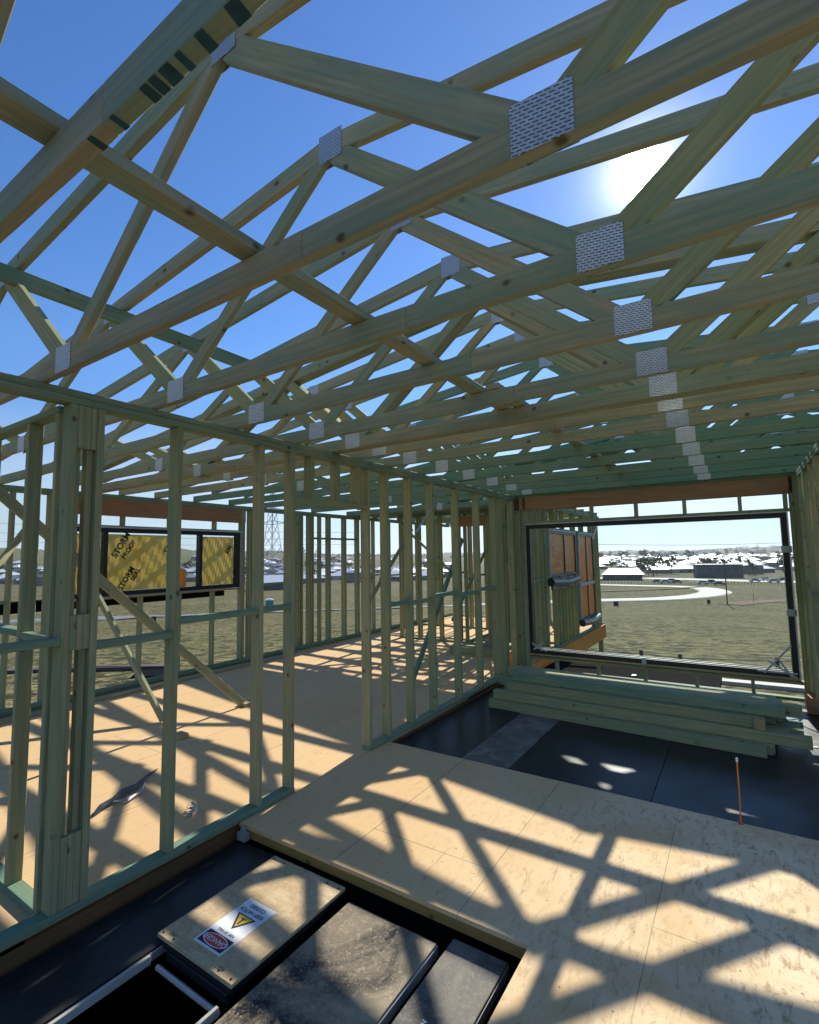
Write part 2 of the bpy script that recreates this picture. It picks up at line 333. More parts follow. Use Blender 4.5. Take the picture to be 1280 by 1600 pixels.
class MB:
    def __init__(s): s.v = []; s.f = []
    def box(s, lo, hi):
        b = len(s.v); (x0, y0, z0), (x1, y1, z1) = lo, hi
        s.v += [(x0, y0, z0), (x1, y0, z0), (x1, y1, z0), (x0, y1, z0), (x0, y0, z1), (x1, y0, z1), (x1, y1, z1), (x0, y1, z1)]
        s.f += [tuple(b+i for i in q) for q in ((3, 2, 1, 0), (4, 5, 6, 7), (0, 1, 5, 4), (1, 2, 6, 5), (2, 3, 7, 6), (3, 0, 4, 7))]
    def poly(s, pts):
        b = len(s.v); s.v += [tuple(p) for p in pts]; s.f.append(tuple(range(b, b+len(pts))))
    def tube(s, pts, r, n=6):
        pts = [Vector(p) for p in pts]; rings = []
        for i, p in enumerate(pts):
            t = (pts[min(i+1, len(pts)-1)] - pts[max(i-1, 0)]).normalized()
            a = t.cross(Vector((0, 0, 1)) if abs(t.z) < 0.9 else Vector((1, 0, 0))).normalized(); c = t.cross(a)
            rr_ = r[i] if isinstance(r, (list, tuple)) else r
            rings.append([len(s.v)+k for k in range(n)])
            s.v += [tuple(p + rr_*(math.cos(6.2832*k/n)*a + math.sin(6.2832*k/n)*c)) for k in range(n)]
        for A, B in zip(rings, rings[1:]):
            for k in range(n): s.f.append((A[k], A[(k+1) % n], B[(k+1) % n], B[k]))
        s.f.append(tuple(rings[0][::-1])); s.f.append(tuple(rings[-1]))
    def mesh(s, name):
        me = bpy.data.meshes.new(name); me.from_pydata(s.v, [], s.f); me.update(); return me
    def build(s, name, mat, parent=None, W=None): return link(name, s.mesh(name), mat, parent, W)
def text(name, body, size, mat, parent, W, ext=0.0004, sx=1.0, bold=0.0):
    cu = bpy.data.curves.new('t', 'FONT'); cu.body = body; cu.size = size; cu.extrude = ext; cu.offset = bold*size; cu.align_x = 'CENTER'; cu.align_y = 'CENTER'
    o = bpy.data.objects.new('t', cu); COL.objects.link(o)
    me = bpy.data.meshes.new_from_object(o.evaluated_get(bpy.context.evaluated_depsgraph_get()))
    bpy.data.objects.remove(o)
    if sx != 1:
        for v in me.vertices: v.co.x *= sx
    me.materials.clear()
    return link(name, me, mat, parent, W)
ORD = ['first', 'second', 'third', 'fourth', 'fifth', 'sixth', 'seventh', 'eighth', 'ninth', 'tenth', 'eleventh', 'twelfth', 'thirteenth', 'fourteenth', 'fifteenth', 'sixteenth', 'seventeenth', 'eighteenth', 'nineteenth', 'twentieth', 'twenty-first', 'twenty-second']

# ------------------------------------------------------------------ ground
def hgt(x, y):
    d = math.hypot(x, y-2)
    if d < 130: z = -1.0 - 0.080*d
    else: z = -11.4 - 0.9*(1-math.exp(-(d-130)/60))
    t = min(max((d-900)/3200, 0), 1); az_ = math.degrees(math.atan2(x, y))
    z += t*t*(3-2*t)*(30 + 9*math.sin(az_*0.21) + 5*math.sin(az_*0.63+1))
    lf = min(max((-az_-28)/30, 0), 1) if az_ < 0 else 0
    t2 = min(max((d-420)/700, 0), 1); z += lf*t2*t2*(3-2*t2)*(34+6*math.sin(az_*0.5))
    if d > 8 and d < 130: z += 0.12*math.sin(x*0.31+y*0.17)*math.sin(y*0.23)*min(1, (d-8)/20)
    return z
mb = MB(); NA = 180
rad = [0, 3, 6, 9, 12, 15, 19, 24, 30, 37, 45, 54, 64, 75, 87, 100, 113, 128, 145, 170, 210, 270, 350, 450, 560, 680, 800, 920, 1060, 1250, 1500, 1800, 2200, 2700, 3400, 4200, 5200, 7000, 10000]
mb.v.append((0, 2, hgt(0, 2)))
for r in rad[1:]:
    for k in range(NA):
        a = 2*math.pi*k/NA; x, y = r*math.sin(a), 2+r*math.cos(a); mb.v.append((x, y, hgt(x, y)))
for k in range(NA): mb.f.append((0, 1+(k+1) % NA, 1+k))
for i in range(len(rad)-2):
    for k in range(NA):
        a, b2 = 1+i*NA+k, 1+i*NA+(k+1) % NA; mb.f.append((a, b2, b2+NA, a+NA))
g = mb.build('ground', GRASS); tag(g, kind='structure')
for p in g.data.polygons: p.use_smooth = True

def ray(px, py):
    return (f_*781.1 + rr*(px-640) - uu*(py-800)).normalized()
def onground(px, py, far=4000):
    d = ray(px, py); t = 8.0
    while t < far:
        p = CAM_POS + d*t
        if p.z < hgt(p.x, p.y): break
        t *= 1.004
    return p
# the road, laid out on the hillside
def ribbon(name, pts, w, lift, mat, kind='structure'):
    s = []
    for i in range(len(pts)-1):
        for k in range(6): s.append(pts[i].lerp(pts[i+1], k/6))
    s.append(pts[-1])
    for _ in range(4): s = [s[0]] + [(s[i-1]+s[i]*2+s[i+1])/4 for i in range(1, len(s)-1)] + [s[-1]]
    b = MB(); L = []
    for i, p in enumerate(s):
        t = s[min(i+1, len(s)-1)]-s[max(i-1, 0)]; n = Vector((-t.y, t.x, 0)).normalized()
        row = []
        for q in (-1, -0.5, 0, 0.5, 1):
            e = p+n*w/2*q; row.append(len(b.v)); b.v.append((e.x, e.y, hgt(e.x, e.y)+lift))
        L.append(row)
    for A, B in zip(L, L[1:]):
        for k in range(4): b.f.append((A[k], A[k+1], B[k+1], B[k]))
    o = b.build(name, mat); tag(o, kind=kind); return o
road_px = [(-60, 975), (150, 967), (300, 962), (430, 957), (600, 951), (760, 945), (930, 939), (1030, 937), (1095, 932), (1122, 926), (1105, 920), (1060, 917), (1000, 916), (930, 914), (820, 912)]
rpts = [Vector((p.x, p.y, 0)) for p in (onground(*q) for q in road_px)]
ribbon('verge_kerb', rpts, 9.4, 0.10, KERBM); ribbon('road', rpts, 8.2, 0.22, ROADM)
far_px = [(860, 905), (960, 903), (1060, 905), (1160, 908), (1260, 910)]
ribbon('far_road', [Vector((p.x, p.y, 0)) for p in (onground(*q) for q in far_px)], 16, 0.15, KERBM)
ribbon('earth_strip', [Vector((p.x, p.y, 0)) for p in (onground(*q) for q in [(900, 926), (1000, 923), (1100, 918)])], 3.0, 0.3, DIRT)
ribbon('dirt_track', [Vector((p.x, p.y, 0)) for p in (onground(*q) for q in [(1140, 945), (1190, 940), (1260, 938)])], 6, 0.12, DIRT)

# ------------------------------------------------------------------ floors of the house
def slab(name, rects, z0, z1, mat):
    b = MB()
    for x0, y0, x1, y1 in rects: b.box((x0, y0, z0), (x1, y1, z1))
    o = b.build(name, mat); tag(o, kind='structure'); return o
slab('floor', [(-6.80, -2.5, -2.60, 12.40)], -0.022, 0.0, FLOOR)
# landing and right-hand floor
b = MB(); b.box((-2.7345, 2.162, -0.022), (4.2, 3.765, -0.0006)); b.box((-0.845, -2.5, -0.022), (4.2, 2.162, -0.0006))
tag(b.build('landing_floor', FLOOR), kind='structure')
# rim joists round the two openings, and a recess darkened by colour
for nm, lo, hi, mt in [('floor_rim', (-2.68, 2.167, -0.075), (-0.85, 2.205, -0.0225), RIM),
   ('floor_rim', (-2.68, 2.20, -0.32), (-0.85, 2.24, -0.0755), DARK),  # black strip standing for the shade below the rim
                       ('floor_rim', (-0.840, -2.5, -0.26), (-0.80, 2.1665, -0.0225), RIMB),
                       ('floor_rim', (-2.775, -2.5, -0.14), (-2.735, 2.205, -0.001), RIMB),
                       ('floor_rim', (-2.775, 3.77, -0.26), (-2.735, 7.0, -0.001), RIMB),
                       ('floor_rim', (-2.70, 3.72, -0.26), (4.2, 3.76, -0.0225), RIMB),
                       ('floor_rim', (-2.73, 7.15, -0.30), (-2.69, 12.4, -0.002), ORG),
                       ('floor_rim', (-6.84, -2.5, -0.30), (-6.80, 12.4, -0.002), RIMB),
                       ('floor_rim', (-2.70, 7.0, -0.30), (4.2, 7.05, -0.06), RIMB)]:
    tag(boxmm(nm, lo, hi, mt, None, 0.002), kind='structure')
# cut-away for the near floor under the left wall: main floor stops at the rim
fl = bpy.data.objects['floor']; 
for v in fl.data.vertices:
    if v.co.x > -3: v.co.x = -2.735

# ------------------------------------------------------------------ stud walls
H0, HT = 0.035, 2.44
def stud_wall(label, axis, c, a0, a1, studs, nogs, th=0.09, st=0.035, double=True, base=(None,), mat=G1, extra=None, top=HT, plate=G3, gaps=()):
    """axis 'y': wall runs along y with its centre at x=c; a0..a1 its extent; studs = list of near-edge positions"""
    loc = (c, a0, 0) if axis == 'y' else (a0, c, 0)
    t = thing('stud_wall', loc, label, 'wall frame', 'timber stud wall frames')
    def bx(name, u0, u1, z0, z1, mt, tk=th, off=0):
        if axis == 'y': return boxmm(name, (c-tk/2+off, u0, z0), (c+tk/2+off, u1, z1), mt, t, 0.0025)
        return boxmm(name, (u0, c-tk/2+off, z0), (u1, c+tk/2+off, z1), mt, t, 0.0025)
    segs = [(a0, a1)]
    for g0, g1 in gaps:
        segs = [s for q in segs for s in ([(q[0], g0), (g1, q[1])] if q[0] < g0 and g1 < q[1] else [q])]
    for s0, s1 in segs: bx('bottom_plate', s0, s1, 0.001, H0, plate)
    if double: bx('top_plate', a0, a1, top+0.0352, top+0.070, plate); bx('top_plate', a0+0.01, a1-0.01, top, top+0.035, plate, th-0.003)
    else: bx('top_plate', a0, a1, top-0.035, top, plate)
    zt = top-0.0004 if double else top-0.0354
    for s in studs:
        z0, z1 = (H0+0.0004, zt)
        if isinstance(s, tuple): s, z0, z1 = s
        bx('stud', s, s+st, z0, z1, mat, th-0.002)
    for u0, u1, z in nogs: bx('nogging', u0, u1, z-0.0175, z+0.0175, plate, th-0.006)
    return t, bx
# left partition, with a doorway between y = 2.63 and 3.50
LW = -2.775
studs = [0.02, 0.50, 1.117, 1.245, 1.688, 2.306, 2.594, 3.503, 3.792, 4.195, 4.63, 5.20, 5.77, 6.29, 6.52, 6.62, 6.93, (3.10, 2.1104, HT-0.0004), (2.80, 2.1104, HT-0.0004), (3.36, 2.1104, HT-0.0004)]
t, bx = stud_wall('partition with a doorway, running from the corner post beside the void to the big window', 'y', LW, -0.6, 7.0, studs,
    [(0.54, 1.116, 1.27), (1.281, 1.687, 1.225), (1.724, 2.305, 1.295), (2.342, 2.593, 1.30), (3.828, 4.194, 1.20), (4.231, 4.629, 1.185), (4.666, 5.199, 1.22), (5.236, 5.769, 1.19), (5.806, 6.289, 1.215)], gaps=((2.632, 3.50),))
bx('lintel', 2.631, 3.502, 2.075, 2.11, G1)
for z0, z1 in ((0.036, 0.36), (1.22, 1.39), (2.22, 2.4396)):
    for k in range(3): bx('packer', 1.1525+k*0.0308, 1.1825+k*0.0308, z0, z1, G1, 0.032-0.003*k, 0.027)
beam('brace', (LW+0.047, 4.9, 2.42), (LW+0.047, 4.3, 1.9), 0.003, 0.02, STEEL, t, (0, 0, 1), 0)
for u0 in (1.1525, 1.2125): bx('stud', u0, u0+0.032, H0+0.0004, HT-0.0004, G1, 0.05, -0.017)
# short return wall running left from the post
t, bx = stud_wall('short wall frame meeting the corner post at the left edge of the photo', 'x', 1.135, -4.6, LW-0.048, [-4.55, -3.80, -3.205, -2.862],
    [(-3.769, -3.206, 1.28), (-3.168, -2.863, 1.27), (-4.51, -3.801, 1.27)], th=0.07, double=False)
# outer left wall with the film-covered window
XW = -6.745
y = []
studs = [-0.2, 0.4, 1.0, 1.6, 2.2, 2.56, 2.62, 5.275, 5.315, 5.44, 5.49, 6.36, 6.50, 6.545, 6.62, 6.80, 6.845, 6.90, 7.10, 7.33, 7.37, 7.80, 7.84, 8.22, 8.26, 8.8, 9.4, 10.0, 10.6, 11.2, 11.8]
studs += [(yy, H0+0.0004, 1.17) for yy in (3.07, 3.665, 4.22, 4.765)]
t, bx = stud_wall('outer wall frame carrying the long window wrapped in yellow film', 'y', XW, -0.4, 12.3, studs,
    [(1.04, 1.6, 1.25), (1.64, 2.2, 1.22), (5.53, 6.36, 1.22), (7.41, 7.80, 2.02), (7.88, 8.22, 2.02), (8.30, 8.8, 1.22), (8.84, 9.4, 1.25), (9.44, 10.0, 1.22), (7.14, 7.33, 2.02), (6.94, 7.10, 2.02)])
bx('packing_plate', -0.39, 12.29, H0+0.001, 0.088, G3, 0.03, 0.055)
bx('lintel_beam', 2.60, 5.36, 2.235, 2.4395, LVL, 0.084)
bx('window_head', 2.656, 5.274, 2.075, 2.11, G1); bx('window_sill_plate', 2.656, 5.274, 1.1705, 1.205, G1)
for yy in (2.95, 3.40, 4.05, 4.78): bx('cripple', yy, yy+0.035, 2.1104, 2.2346, G1, 0.085)
# far wall round the big opening
YF = 7.05
studs = [-2.728, -2.69, 0.515, 0.552, -2.60+0.0]
studs += [(x, H0+0.0004, 0.178) for x in (-2.22, -1.665, -1.095, -0.53, 0.03)]
t, bx = stud_wall('far wall frame of the near room, below and beside the big black-framed window', 'x', YF, -2.73, 0.68, studs, [], double=False, top=2.516)
bx('lintel_beam', -2.73, 0.55, 2.285, 2.478, LVL, 0.088)
bx('window_head', -2.565, 0.515, 2.083, 2.118, G1); bx('window_sill_plate', -2.565, 0.515, 0.1785, 0.2135, G1)
for x in (-2.16, -1.66, -1.10, -0.545, 0.03, 0.46): bx('cripple', x, x+0.04, 2.1184, 2.2846, G1, 0.086)
# right wall
t, bx = stud_wall('wall frame at the right edge, its studs seen nearly edge on', 'y', 0.625, 4.4, 7.0, [4.44, 4.9, 5.35, 5.40, 5.85, 6.3, 6.36, 6.75, 6.87, 6.93],
    [(4.94, 5.35, 1.22), (5.44, 5.85, 1.25), (5.89, 6.3, 1.22), (6.4, 6.75, 1.3)], th=0.09)
# wing beyond: wall with orange-film windows, end wall, partitions
XG = -2.775
studs = [7.12, 7.17, 7.32, 7.5, 7.55, 7.75, 7.95, 8.0, 8.2, 8.35, 8.40, (9.1, H0+0.0004, 1.20), (9.5, H0+0.0004, 1.20), (9.95, H0+0.0004, 1.20), 11.8, (8.9, H0+0.0004, 1.20), (9.3, H0+0.0004, 1.20), (9.72, H0+0.0004, 1.20), 10.19, 10.26, 11.62, 11.66, 12.0, 12.22, (8.9, 2.11, HT-0.0004), (9.5, 2.11, HT-0.0004), (10.9, 2.11, HT-0.0004)]
t, bx = stud_wall('outer wall frame of the wing seen through the big window, with orange film windows', 'y', XG, 7.101, 12.3, studs,
    [(7.59, 7.95, 1.22), (8.04, 8.35, 1.22), (11.7, 12.0, 1.22)])
bx('window_head', 8.436, 10.189, 2.075, 2.1095, G1); bx('window_sill_plate', 8.436, 10.189, 1.2005, 1.235, G1)
bx('window_head', 10.296, 11.619, 2.075, 2.1095, G1); bx('window_sill_plate', 10.296, 11.619, 0.245, 0.28, G1)
beam('brace', (XG+0.05, 12.2, 2.3), (XG+0.05, 11.0, 1.5), 0.003, 0.03, STEEL, t, (0, 0, 1), 0)
stud_wall('end wall frame closing the far end of the wing', 'x', 12.345, -6.70, -2.72, [-6.6, -6.1, -5.6, -5.5, -5.0, -4.5, -4.0, -3.6, -3.2, -2.80], [(-6.56, -6.1, 1.2), (-5.0+0.04, -4.5, 1.2), (-4.46, -4.0, 1.25)])
t, bx = stud_wall('cross partition in the wing just past the dark strip of floor', 'x', 8.6, -5.9, -2.83, [-5.88, -5.84, -5.45, -5.4, -4.95, -4.91, -4.55, -4.5, -3.92, -3.88, -3.55, -3.5, -3.15, -3.1, -2.87], [(-5.36, -4.95, 1.2), (-4.87, -4.55, 1.25), (-3.84, -3.55, 1.2), (-3.46, -3.15, 1.3)], th=0.07)
bx('lintel_beam', -4.46, -3.925, 2.2, 2.4, LVL, 0.06)
beam('brace', (-5.8, 8.55, 2.3), (-4.6, 8.55, 1.3), 0.02, 0.05, G1, t)
beam('brace', (-3.85, 8.55, 0.2), (-3.1, 8.55, 1.6), 0.02, 0.05, G3, t)
stud_wall('lengthwise partition deep in the wing', 'y', -4.40, 8.64, 12.29, [8.66, 9.1, 9.2, 9.7, 10.2, 10.7, 11.2, 11.7, 12.2], [(8.7, 9.1, 1.2), (9.24, 9.7, 1.25), (9.74, 10.2, 1.2), (10.24, 10.7, 1.22)], th=0.07)
stud_wall('second lengthwise partition, close behind the wing wall with the orange windows', 'y', -3.75, 8.64, 11.6, [8.66, 8.95, 9.0, 9.4, 9.45, 9.9, 10.3, 10.35, 10.8, 11.2, 11.5], [(9.04, 9.4, 1.2), (9.49, 9.9, 1.25), (9.94, 10.3, 1.2), (10.39, 10.8, 1.25)], th=0.09)
stud_wall('cross partition farther down the wing, left half', 'x', 10.4, -6.6, -4.5, [-6.55, -6.1, -6.05, -5.6, -5.2, -5.15, -4.8, -4.55], [(-6.0, -5.6, 1.2), (-5.56, -5.2, 1.25)], th=0.07)
stud_wall('stub partition in the wing beside the outer orange windows', 'x', 9.3, -3.9, -2.83, [-3.88, -3.5, -3.2, -2.87], [(-3.46, -3.2, 1.2)], th=0.07)

# loose braces in the left room
def brace(p0, p1, w, d, mat, label, up=(0, 0, 1)):
    o = beam('timber_brace', p0, p1, w, d, mat, None, up); tag(o, label, 'timber brace', 'temporary timber braces'); return o
brace((-4.77, 1.10, 2.55), (-4.77, 3.80, 0.03), 0.035, 0.08, G1, 'long diagonal brace sloping from the top of the left frame down to the floor block')
brace((-6.66, 2.98, 1.48), (-5.02, 3.01, 0.03), 0.035, 0.07, G1, 'sunlit brace sloping from the outer wall under the yellow window to the floor')
brace((-6.62, 2.3, 2.0), (-6.1, 1.6, 1.1), 0.035, 0.07, G1, 'short slanting offcut fixed near the left end of the yellow window')
brace((-3.55, 6.9, 1.9), (-3.55, 5.4, 0.03), 0.035, 0.07, G3, 'teal brace leaning behind the partition, foot on the lit floor')
brace((-3.1, 7.4, 1.5), (-3.3, 9.0, 0.03), 0.035, 0.07, G1, 'slanting brace behind the partition near the big window')
brace((-5.5, 8.5, 2.2), (-5.5, 7.1, 0.9), 0.035, 0.07, G1, 'brace high on the cross partition in the wing')
brace((-3.9, 9.2, 2.3), (-4.3, 7.9, 0.5), 0.003+0.03, 0.05, G3, 'thin brace crossing the bright gap deep in the wing')
brace((-4.3, 10.5, 2.0), (-3.3, 10.5, 0.1), 0.035, 0.07, G1, 'brace set square across the wing floor near its end')
o = boxmm('floor_block', (-4.84, 3.78, 0.001), (-4.70, 3.92, 0.04), G4, None, 0.003); tag(o, 'small pale block holding the foot of the long brace', 'timber block')
o = boxmm('floor_block', (-4.52, 2.80, 0.001), (-4.40, 2.90, 0.04), G4, None, 0.003); tag(o, 'small offcut block on the floor behind the second stud', 'timber block')
for k, (x, y, w) in enumerate([(-4.2, 7.6, 1.2), (-3.9, 7.9, 1.0)]):
    o = boxmm('timber_bundle', (x, y, 0.002), (x+w, y+0.25, 0.12+0.04*k), G1, None, 0.003)
    tag(o, ['green bundle of pine lying on the wing floor, nearer the camera', 'green bundle of pine lying on the wing floor, farther from the camera'][k], 'timber bundle')
o = boxmm('orange_crate', (-3.05, 7.30, 0.002), (-2.85, 7.62, 0.17), ORANGE, None, 0.01); tag(o, 'small orange box on the wing floor behind the partition', 'box')
# low wall piece outside left: plank along the outer wall
boxes = [(-6.55, 2.0, 0.001, -6.44, 6.2, 0.03, 'long pale plank lying on the floor along the outer wall', G4)]
for x0, y0, z0, x1, y1, z1, lb, mt in boxes: tag(boxmm('floor_plank', (x0, y0, z0), (x1, y1, z1), mt, None, 0.003), lb, 'plank')

# ------------------------------------------------------------------ windows
def window(axis, c, u0, u1, z0, z1, mull, label, film=None, fw=0.05, dep=0.10, clear=(), reveal=True, sills=True):
    loc = (c, u0, z0) if axis == 'y' else (u0, c, z0)
    t = thing('window', loc, label, 'window')
    def bx(name, a0, a1, b0, b1, mt, tk=dep, off=0.0, par=None):
        if axis == 'y': return boxmm(name, (c-tk/2+off, a0, b0), (c+tk/2+off, a1, b1), mt, par or t, 0.002)
        return boxmm(name, (a0, c-tk/2+off, b0), (a1, c+tk/2+off, b1), mt, par or t, 0.002)
    bx('head', u0, u1, z1-fw, z1, BLACK); bx('sill', u0, u1, z0, z0+fw, BLACK)
    bx('jamb', u0, u0+fw, z0+fw, z1-fw, BLACK, dep-0.002); bx('jamb', u1-fw, u1, z0+fw, z1-fw, BLACK, dep-0.002)
    for mm in mull: bx('mullion', mm-fw/2, mm+fw/2, z0+fw, z1-fw, BLACK, dep-0.012)
    edges = [u0+fw] + [v for mm in mull for v in (mm-fw/2, mm+fw/2)] + [u1-fw]
    panes = list(zip(edges[::2], edges[1::2]))
    for a, b2 in panes:
        bx('pane', a, b2, z0+fw, z1-fw, GLASS, 0.006)
    return t, bx, panes
# yellow film window
t, bx, panes = window('y', XW+0.01, 2.70, 5.235, 1.21, 2.07, [3.20, 4.545], 'long black-framed window wrapped in yellow film in the outer left wall')
for a, b2, f0, f1 in ((2.75, 3.175, 2.76, 3.17), (3.225, 4.52, 3.235, 4.16), (4.57, 5.185, 4.58, 5.18)):
    b = MB(); n = 16
    for i in range(n+1):
        for k in range(9):
            yy = f0+(f1-f0)*i/n; zz = 1.27+(2.00-1.27)*k/8
            b.v.append((XW-0.035+0.004*math.sin(i*1.7+k*2.1), yy, zz))
    for i in range(n):
        for k in range(8): q = i*9+k; b.f.append((q, q+1, q+10, q+9))
    fo = b.build('film', FILMY, t)
# print on the film
RT = Matrix.Rotation(R_(90), 4, 'Z') @ Matrix.Rotation(R_(90), 4, 'X')
for (yy, zz, s, sz) in ((3.42, 1.86, 'STORM', 0.13), (3.52, 1.80, 'PROOF', 0.10), (3.50, 1.42, 'STORM', 0.12), (3.62, 1.47, 'SEAL', 0.10), (3.05, 1.84, 'STORM', 0.10), (4.08, 1.84, 'STO', 0.12), (5.08, 1.80, 'RM', 0.12)):
    W = Matrix.Translation((XW-0.012, yy, zz)) @ RT @ Matrix.Rotation(R_(60), 4, 'Z')
    text('print', s, sz*0.85, INK, t, W, 0.001, 1.0, 0.03)
bx('reveal', 2.66, 5.272, 2.0745-0.001, 2.0955, ALU, 0.012, 0.058)
bx('reveal', 5.237, 5.27, 1.21, 2.07, REVEAL, 0.10, 0.012); bx('reveal', 2.66, 5.27, 1.1855, 1.2085, REVEAL, 0.13, 0.02)
o = boxmm('orange_bottle', (-6.67, 4.17, 1.27), (-6.60, 4.27, 1.52), ORANGE, None, 0.02); tag(o, 'orange bundle standing on the sill of the yellow film window', 'bundle')
# big window
t, bx, panes = window('x', YF-0.005, -2.56, 0.475, 0.255, 2.07, [], 'big black-framed window in the far wall, looking out over the town', fw=0.055, dep=0.11)
bx('reveal', -2.56, 0.475, 2.0705, 2.0825, ALU, 0.13); bx('reveal', -2.5645, -2.5605, 0.23, 2.08, ALU, 0.14); bx('reveal', 0.4755, 0.490, 0.23, 2.0815, ALU, 0.14)
bx('reveal', -2.56, 0.475, 0.2355, 0.2545, G4, 0.16, -0.01)
bx('track', -2.50, 0.42, 0.3105, 0.322, ALU, 0.012, -0.02); bx('track', -2.50, 0.42, 0.3105, 0.330, BLACK, 0.02, 0.02)
for x in (0.405,):
    for zz in (1.62, 0.92): boxmm('corner_clip', (0.405, YF-0.075, zz), (0.50, YF-0.0605, zz+0.075), GREYP, t, 0.002)
for x in (-1.1,): boxmm('corner_clip', (x, YF-0.085, 0.225), (x+0.05, YF-0.0605, 0.33), GREYP, t, 0.002)
for p0, p1 in (((0.46, 0.25), (0.20, 0.42)), ((0.46, 0.30), (0.10, 0.30)), ((0.42, 0.60), (0.16, 0.28)), ((0.30, 0.44), (0.42, 0.24)), ((-2.50, 0.31), (-2.36, 0.42)), ((-2.52, 0.40), (-2.38, 0.30)), ((-2.46, 0.36), (-2.32, 0.30))):
    beam('packing_strap', (p0[0], YF-0.08, p0[1]), (p1[0], YF-0.066, p1[1]), 0.004, 0.02, GREYP, t, (0, 0, 1), 0)
# wing windows
def filmwin(u0, u1, z0, z1, mull, trans, label):
    t, bx, panes = window('y', XG+0.03, u0, u1, z0, z1, mull, label, fw=0.045)
    for a, b2 in panes:
        boxmm('film', (XG+0.055, a+0.002, z0+0.047), (XG+0.058, b2-0.002, z1-0.047), FILMO, t, 0)
    if trans: bx('transom', u0+0.045, u1-0.045, trans-0.03, trans+0.03, GREYP, 0.12)
    bx('trim', u0-0.02, u1+0.02, z1+0.0005, z1+0.03, GREYP, 0.12); bx('trim', u0-0.0455, u0-0.0005, z0, z1, GREYP, 0.12)
filmwin(8.50, 10.15, 1.25, 2.05, [9.40], None, 'wide window with orange film in the wing wall, nearer the big window')
filmwin(10.36, 11.58, 0.30, 2.05, [11.0], 1.02, 'tall window with orange film at the end of the wing wall')
def roll(name, lo, hi, label, n=7):
    t = thing(name, ((lo[0]+hi[0])/2, lo[1], lo[2]), label, 'flashing')
    b = MB(); b.tube([(lo[0], lo[1], (lo[2]+hi[2])/2+0.03), (lo[0]+0.02, (lo[1]+hi[1])/2, (lo[2]+hi[2])/2-0.01), (lo[0], hi[1], (lo[2]+hi[2])/2+0.02)], 0.07, 8); b.build('roll', FLASH, t)
    b = MB()
    for i in range(n):
        a = lo[1]+(hi[1]-lo[1])*i/n; c2 = lo[1]+(hi[1]-lo[1])*(i+1)/n
        b.box((lo[0]+0.005*(i % 3), a, lo[2]-0.01*(i % 2)), (hi[0]-0.01*(i % 2), c2, hi[2]))
    b.build('flap', FLASH, t)
roll('flashing_roll', (XG+0.10, 8.42, 1.04), (XG+0.13, 10.1, 1.24), 'black flashing hanging under the wide orange window')
roll('flashing_roll', (XG+0.10, 10.3, 0.20), (XG+0.13, 11.7, 0.28), 'crumpled black flashing under the tall orange window', 5)

# ------------------------------------------------------------------ roof trusses
XR, ZR, SL = -1.38, 3.455, 0.117          # ridge: x, centre height of top chord, slope
XL, XRT = -7.25, 4.35
ZB = 2.511
CH = 0.09
def zt(x): return ZR - SL*abs(x-XR)
def nailplate(x, z, w, h, par, th=0.035):
    for s in (-1, 1):
        me = boxmesh(w, 0.0016, h, GALV, 0)
        link('nail_plate', me, None, par, Matrix.Translation((x-w/2, s*(th/2+0.0014), z)))
A, C = (-2.50, ZB+0.045), (-0.29, ZB+0.045)
D, E2 = (-3.27, zt(-3.27)), (0.52, zt(0.52))
G_, F_ = (-4.55, ZB+0.045), (1.75, ZB+0.045)
I_, J_ = (-5.6, zt(-5.6)), (2.9, zt(2.9))
def build_truss():
    t = bpy.data.objects.new('roof_truss', None); COL.objects.link(t); t.empty_display_size = 0.2
    def mem(name, a, b2, d, th, mat=G2):
        return beam(name, (a[0], 0, a[1]), (b2[0], 0, b2[1]), th, d, mat, t, (0, 0, 1))
    mem('bottom_chord', (-6.80, ZB+CH/2), (-1.0, ZB+CH/2), CH, 0.035)
    mem('bottom_chord', (-0.9995, ZB+CH/2), (4.05, ZB+CH/2), CH, 0.035)
    mem('top_chord', (XL, zt(XL)), (XR+0.006, ZR), CH, 0.035); mem('top_chord', (XRT, zt(XRT)), (XR-0.006, ZR-0.0005), CH, 0.0342)
    B = (XR, ZR-0.02)
    for k, (a, b2, d) in enumerate([(A, (XR-0.03, ZR-0.02), 0.07), ((XR+0.02, ZR-0.045), (C[0]-0.04, C[1]+0.02), 0.09), (A, (D[0], D[1]-0.02), 0.09), (C, (E2[0], E2[1]-0.02), 0.09),
                                    ((D[0]-0.03, D[1]-0.02), G_, 0.07), ((E2[0]+0.03, E2[1]-0.02), F_, 0.07), (G_, I_, 0.07), (F_, J_, 0.07)]):
        mem('web', a, b2, d, 0.0325-0.0008*(k % 3), G2 if k in (0, 1, 4, 5) else G1)
    mem('heel', (-6.75, ZB+CH), (-6.75, zt(-6.75)-0.03), 0.07, 0.0318); mem('heel', (4.0, ZB+CH), (4.0, zt(4.0)-0.03), 0.07, 0.0318)
    for (x, z, w, h) in [(A[0]-0.01, ZB+0.062, 0.145, 0.122), (C[0]-0.002, ZB+0.062, 0.137, 0.122), (XR, ZR-0.01, 0.13, 0.13), (D[0], D[1]-0.01, 0.12, 0.11), (E2[0], E2[1]-0.01, 0.12, 0.11),
                         (G_[0], G_[1], 0.12, 0.12), (F_[0], F_[1], 0.12, 0.12)]:
        nailplate(x, z, w, h, t)
    return t
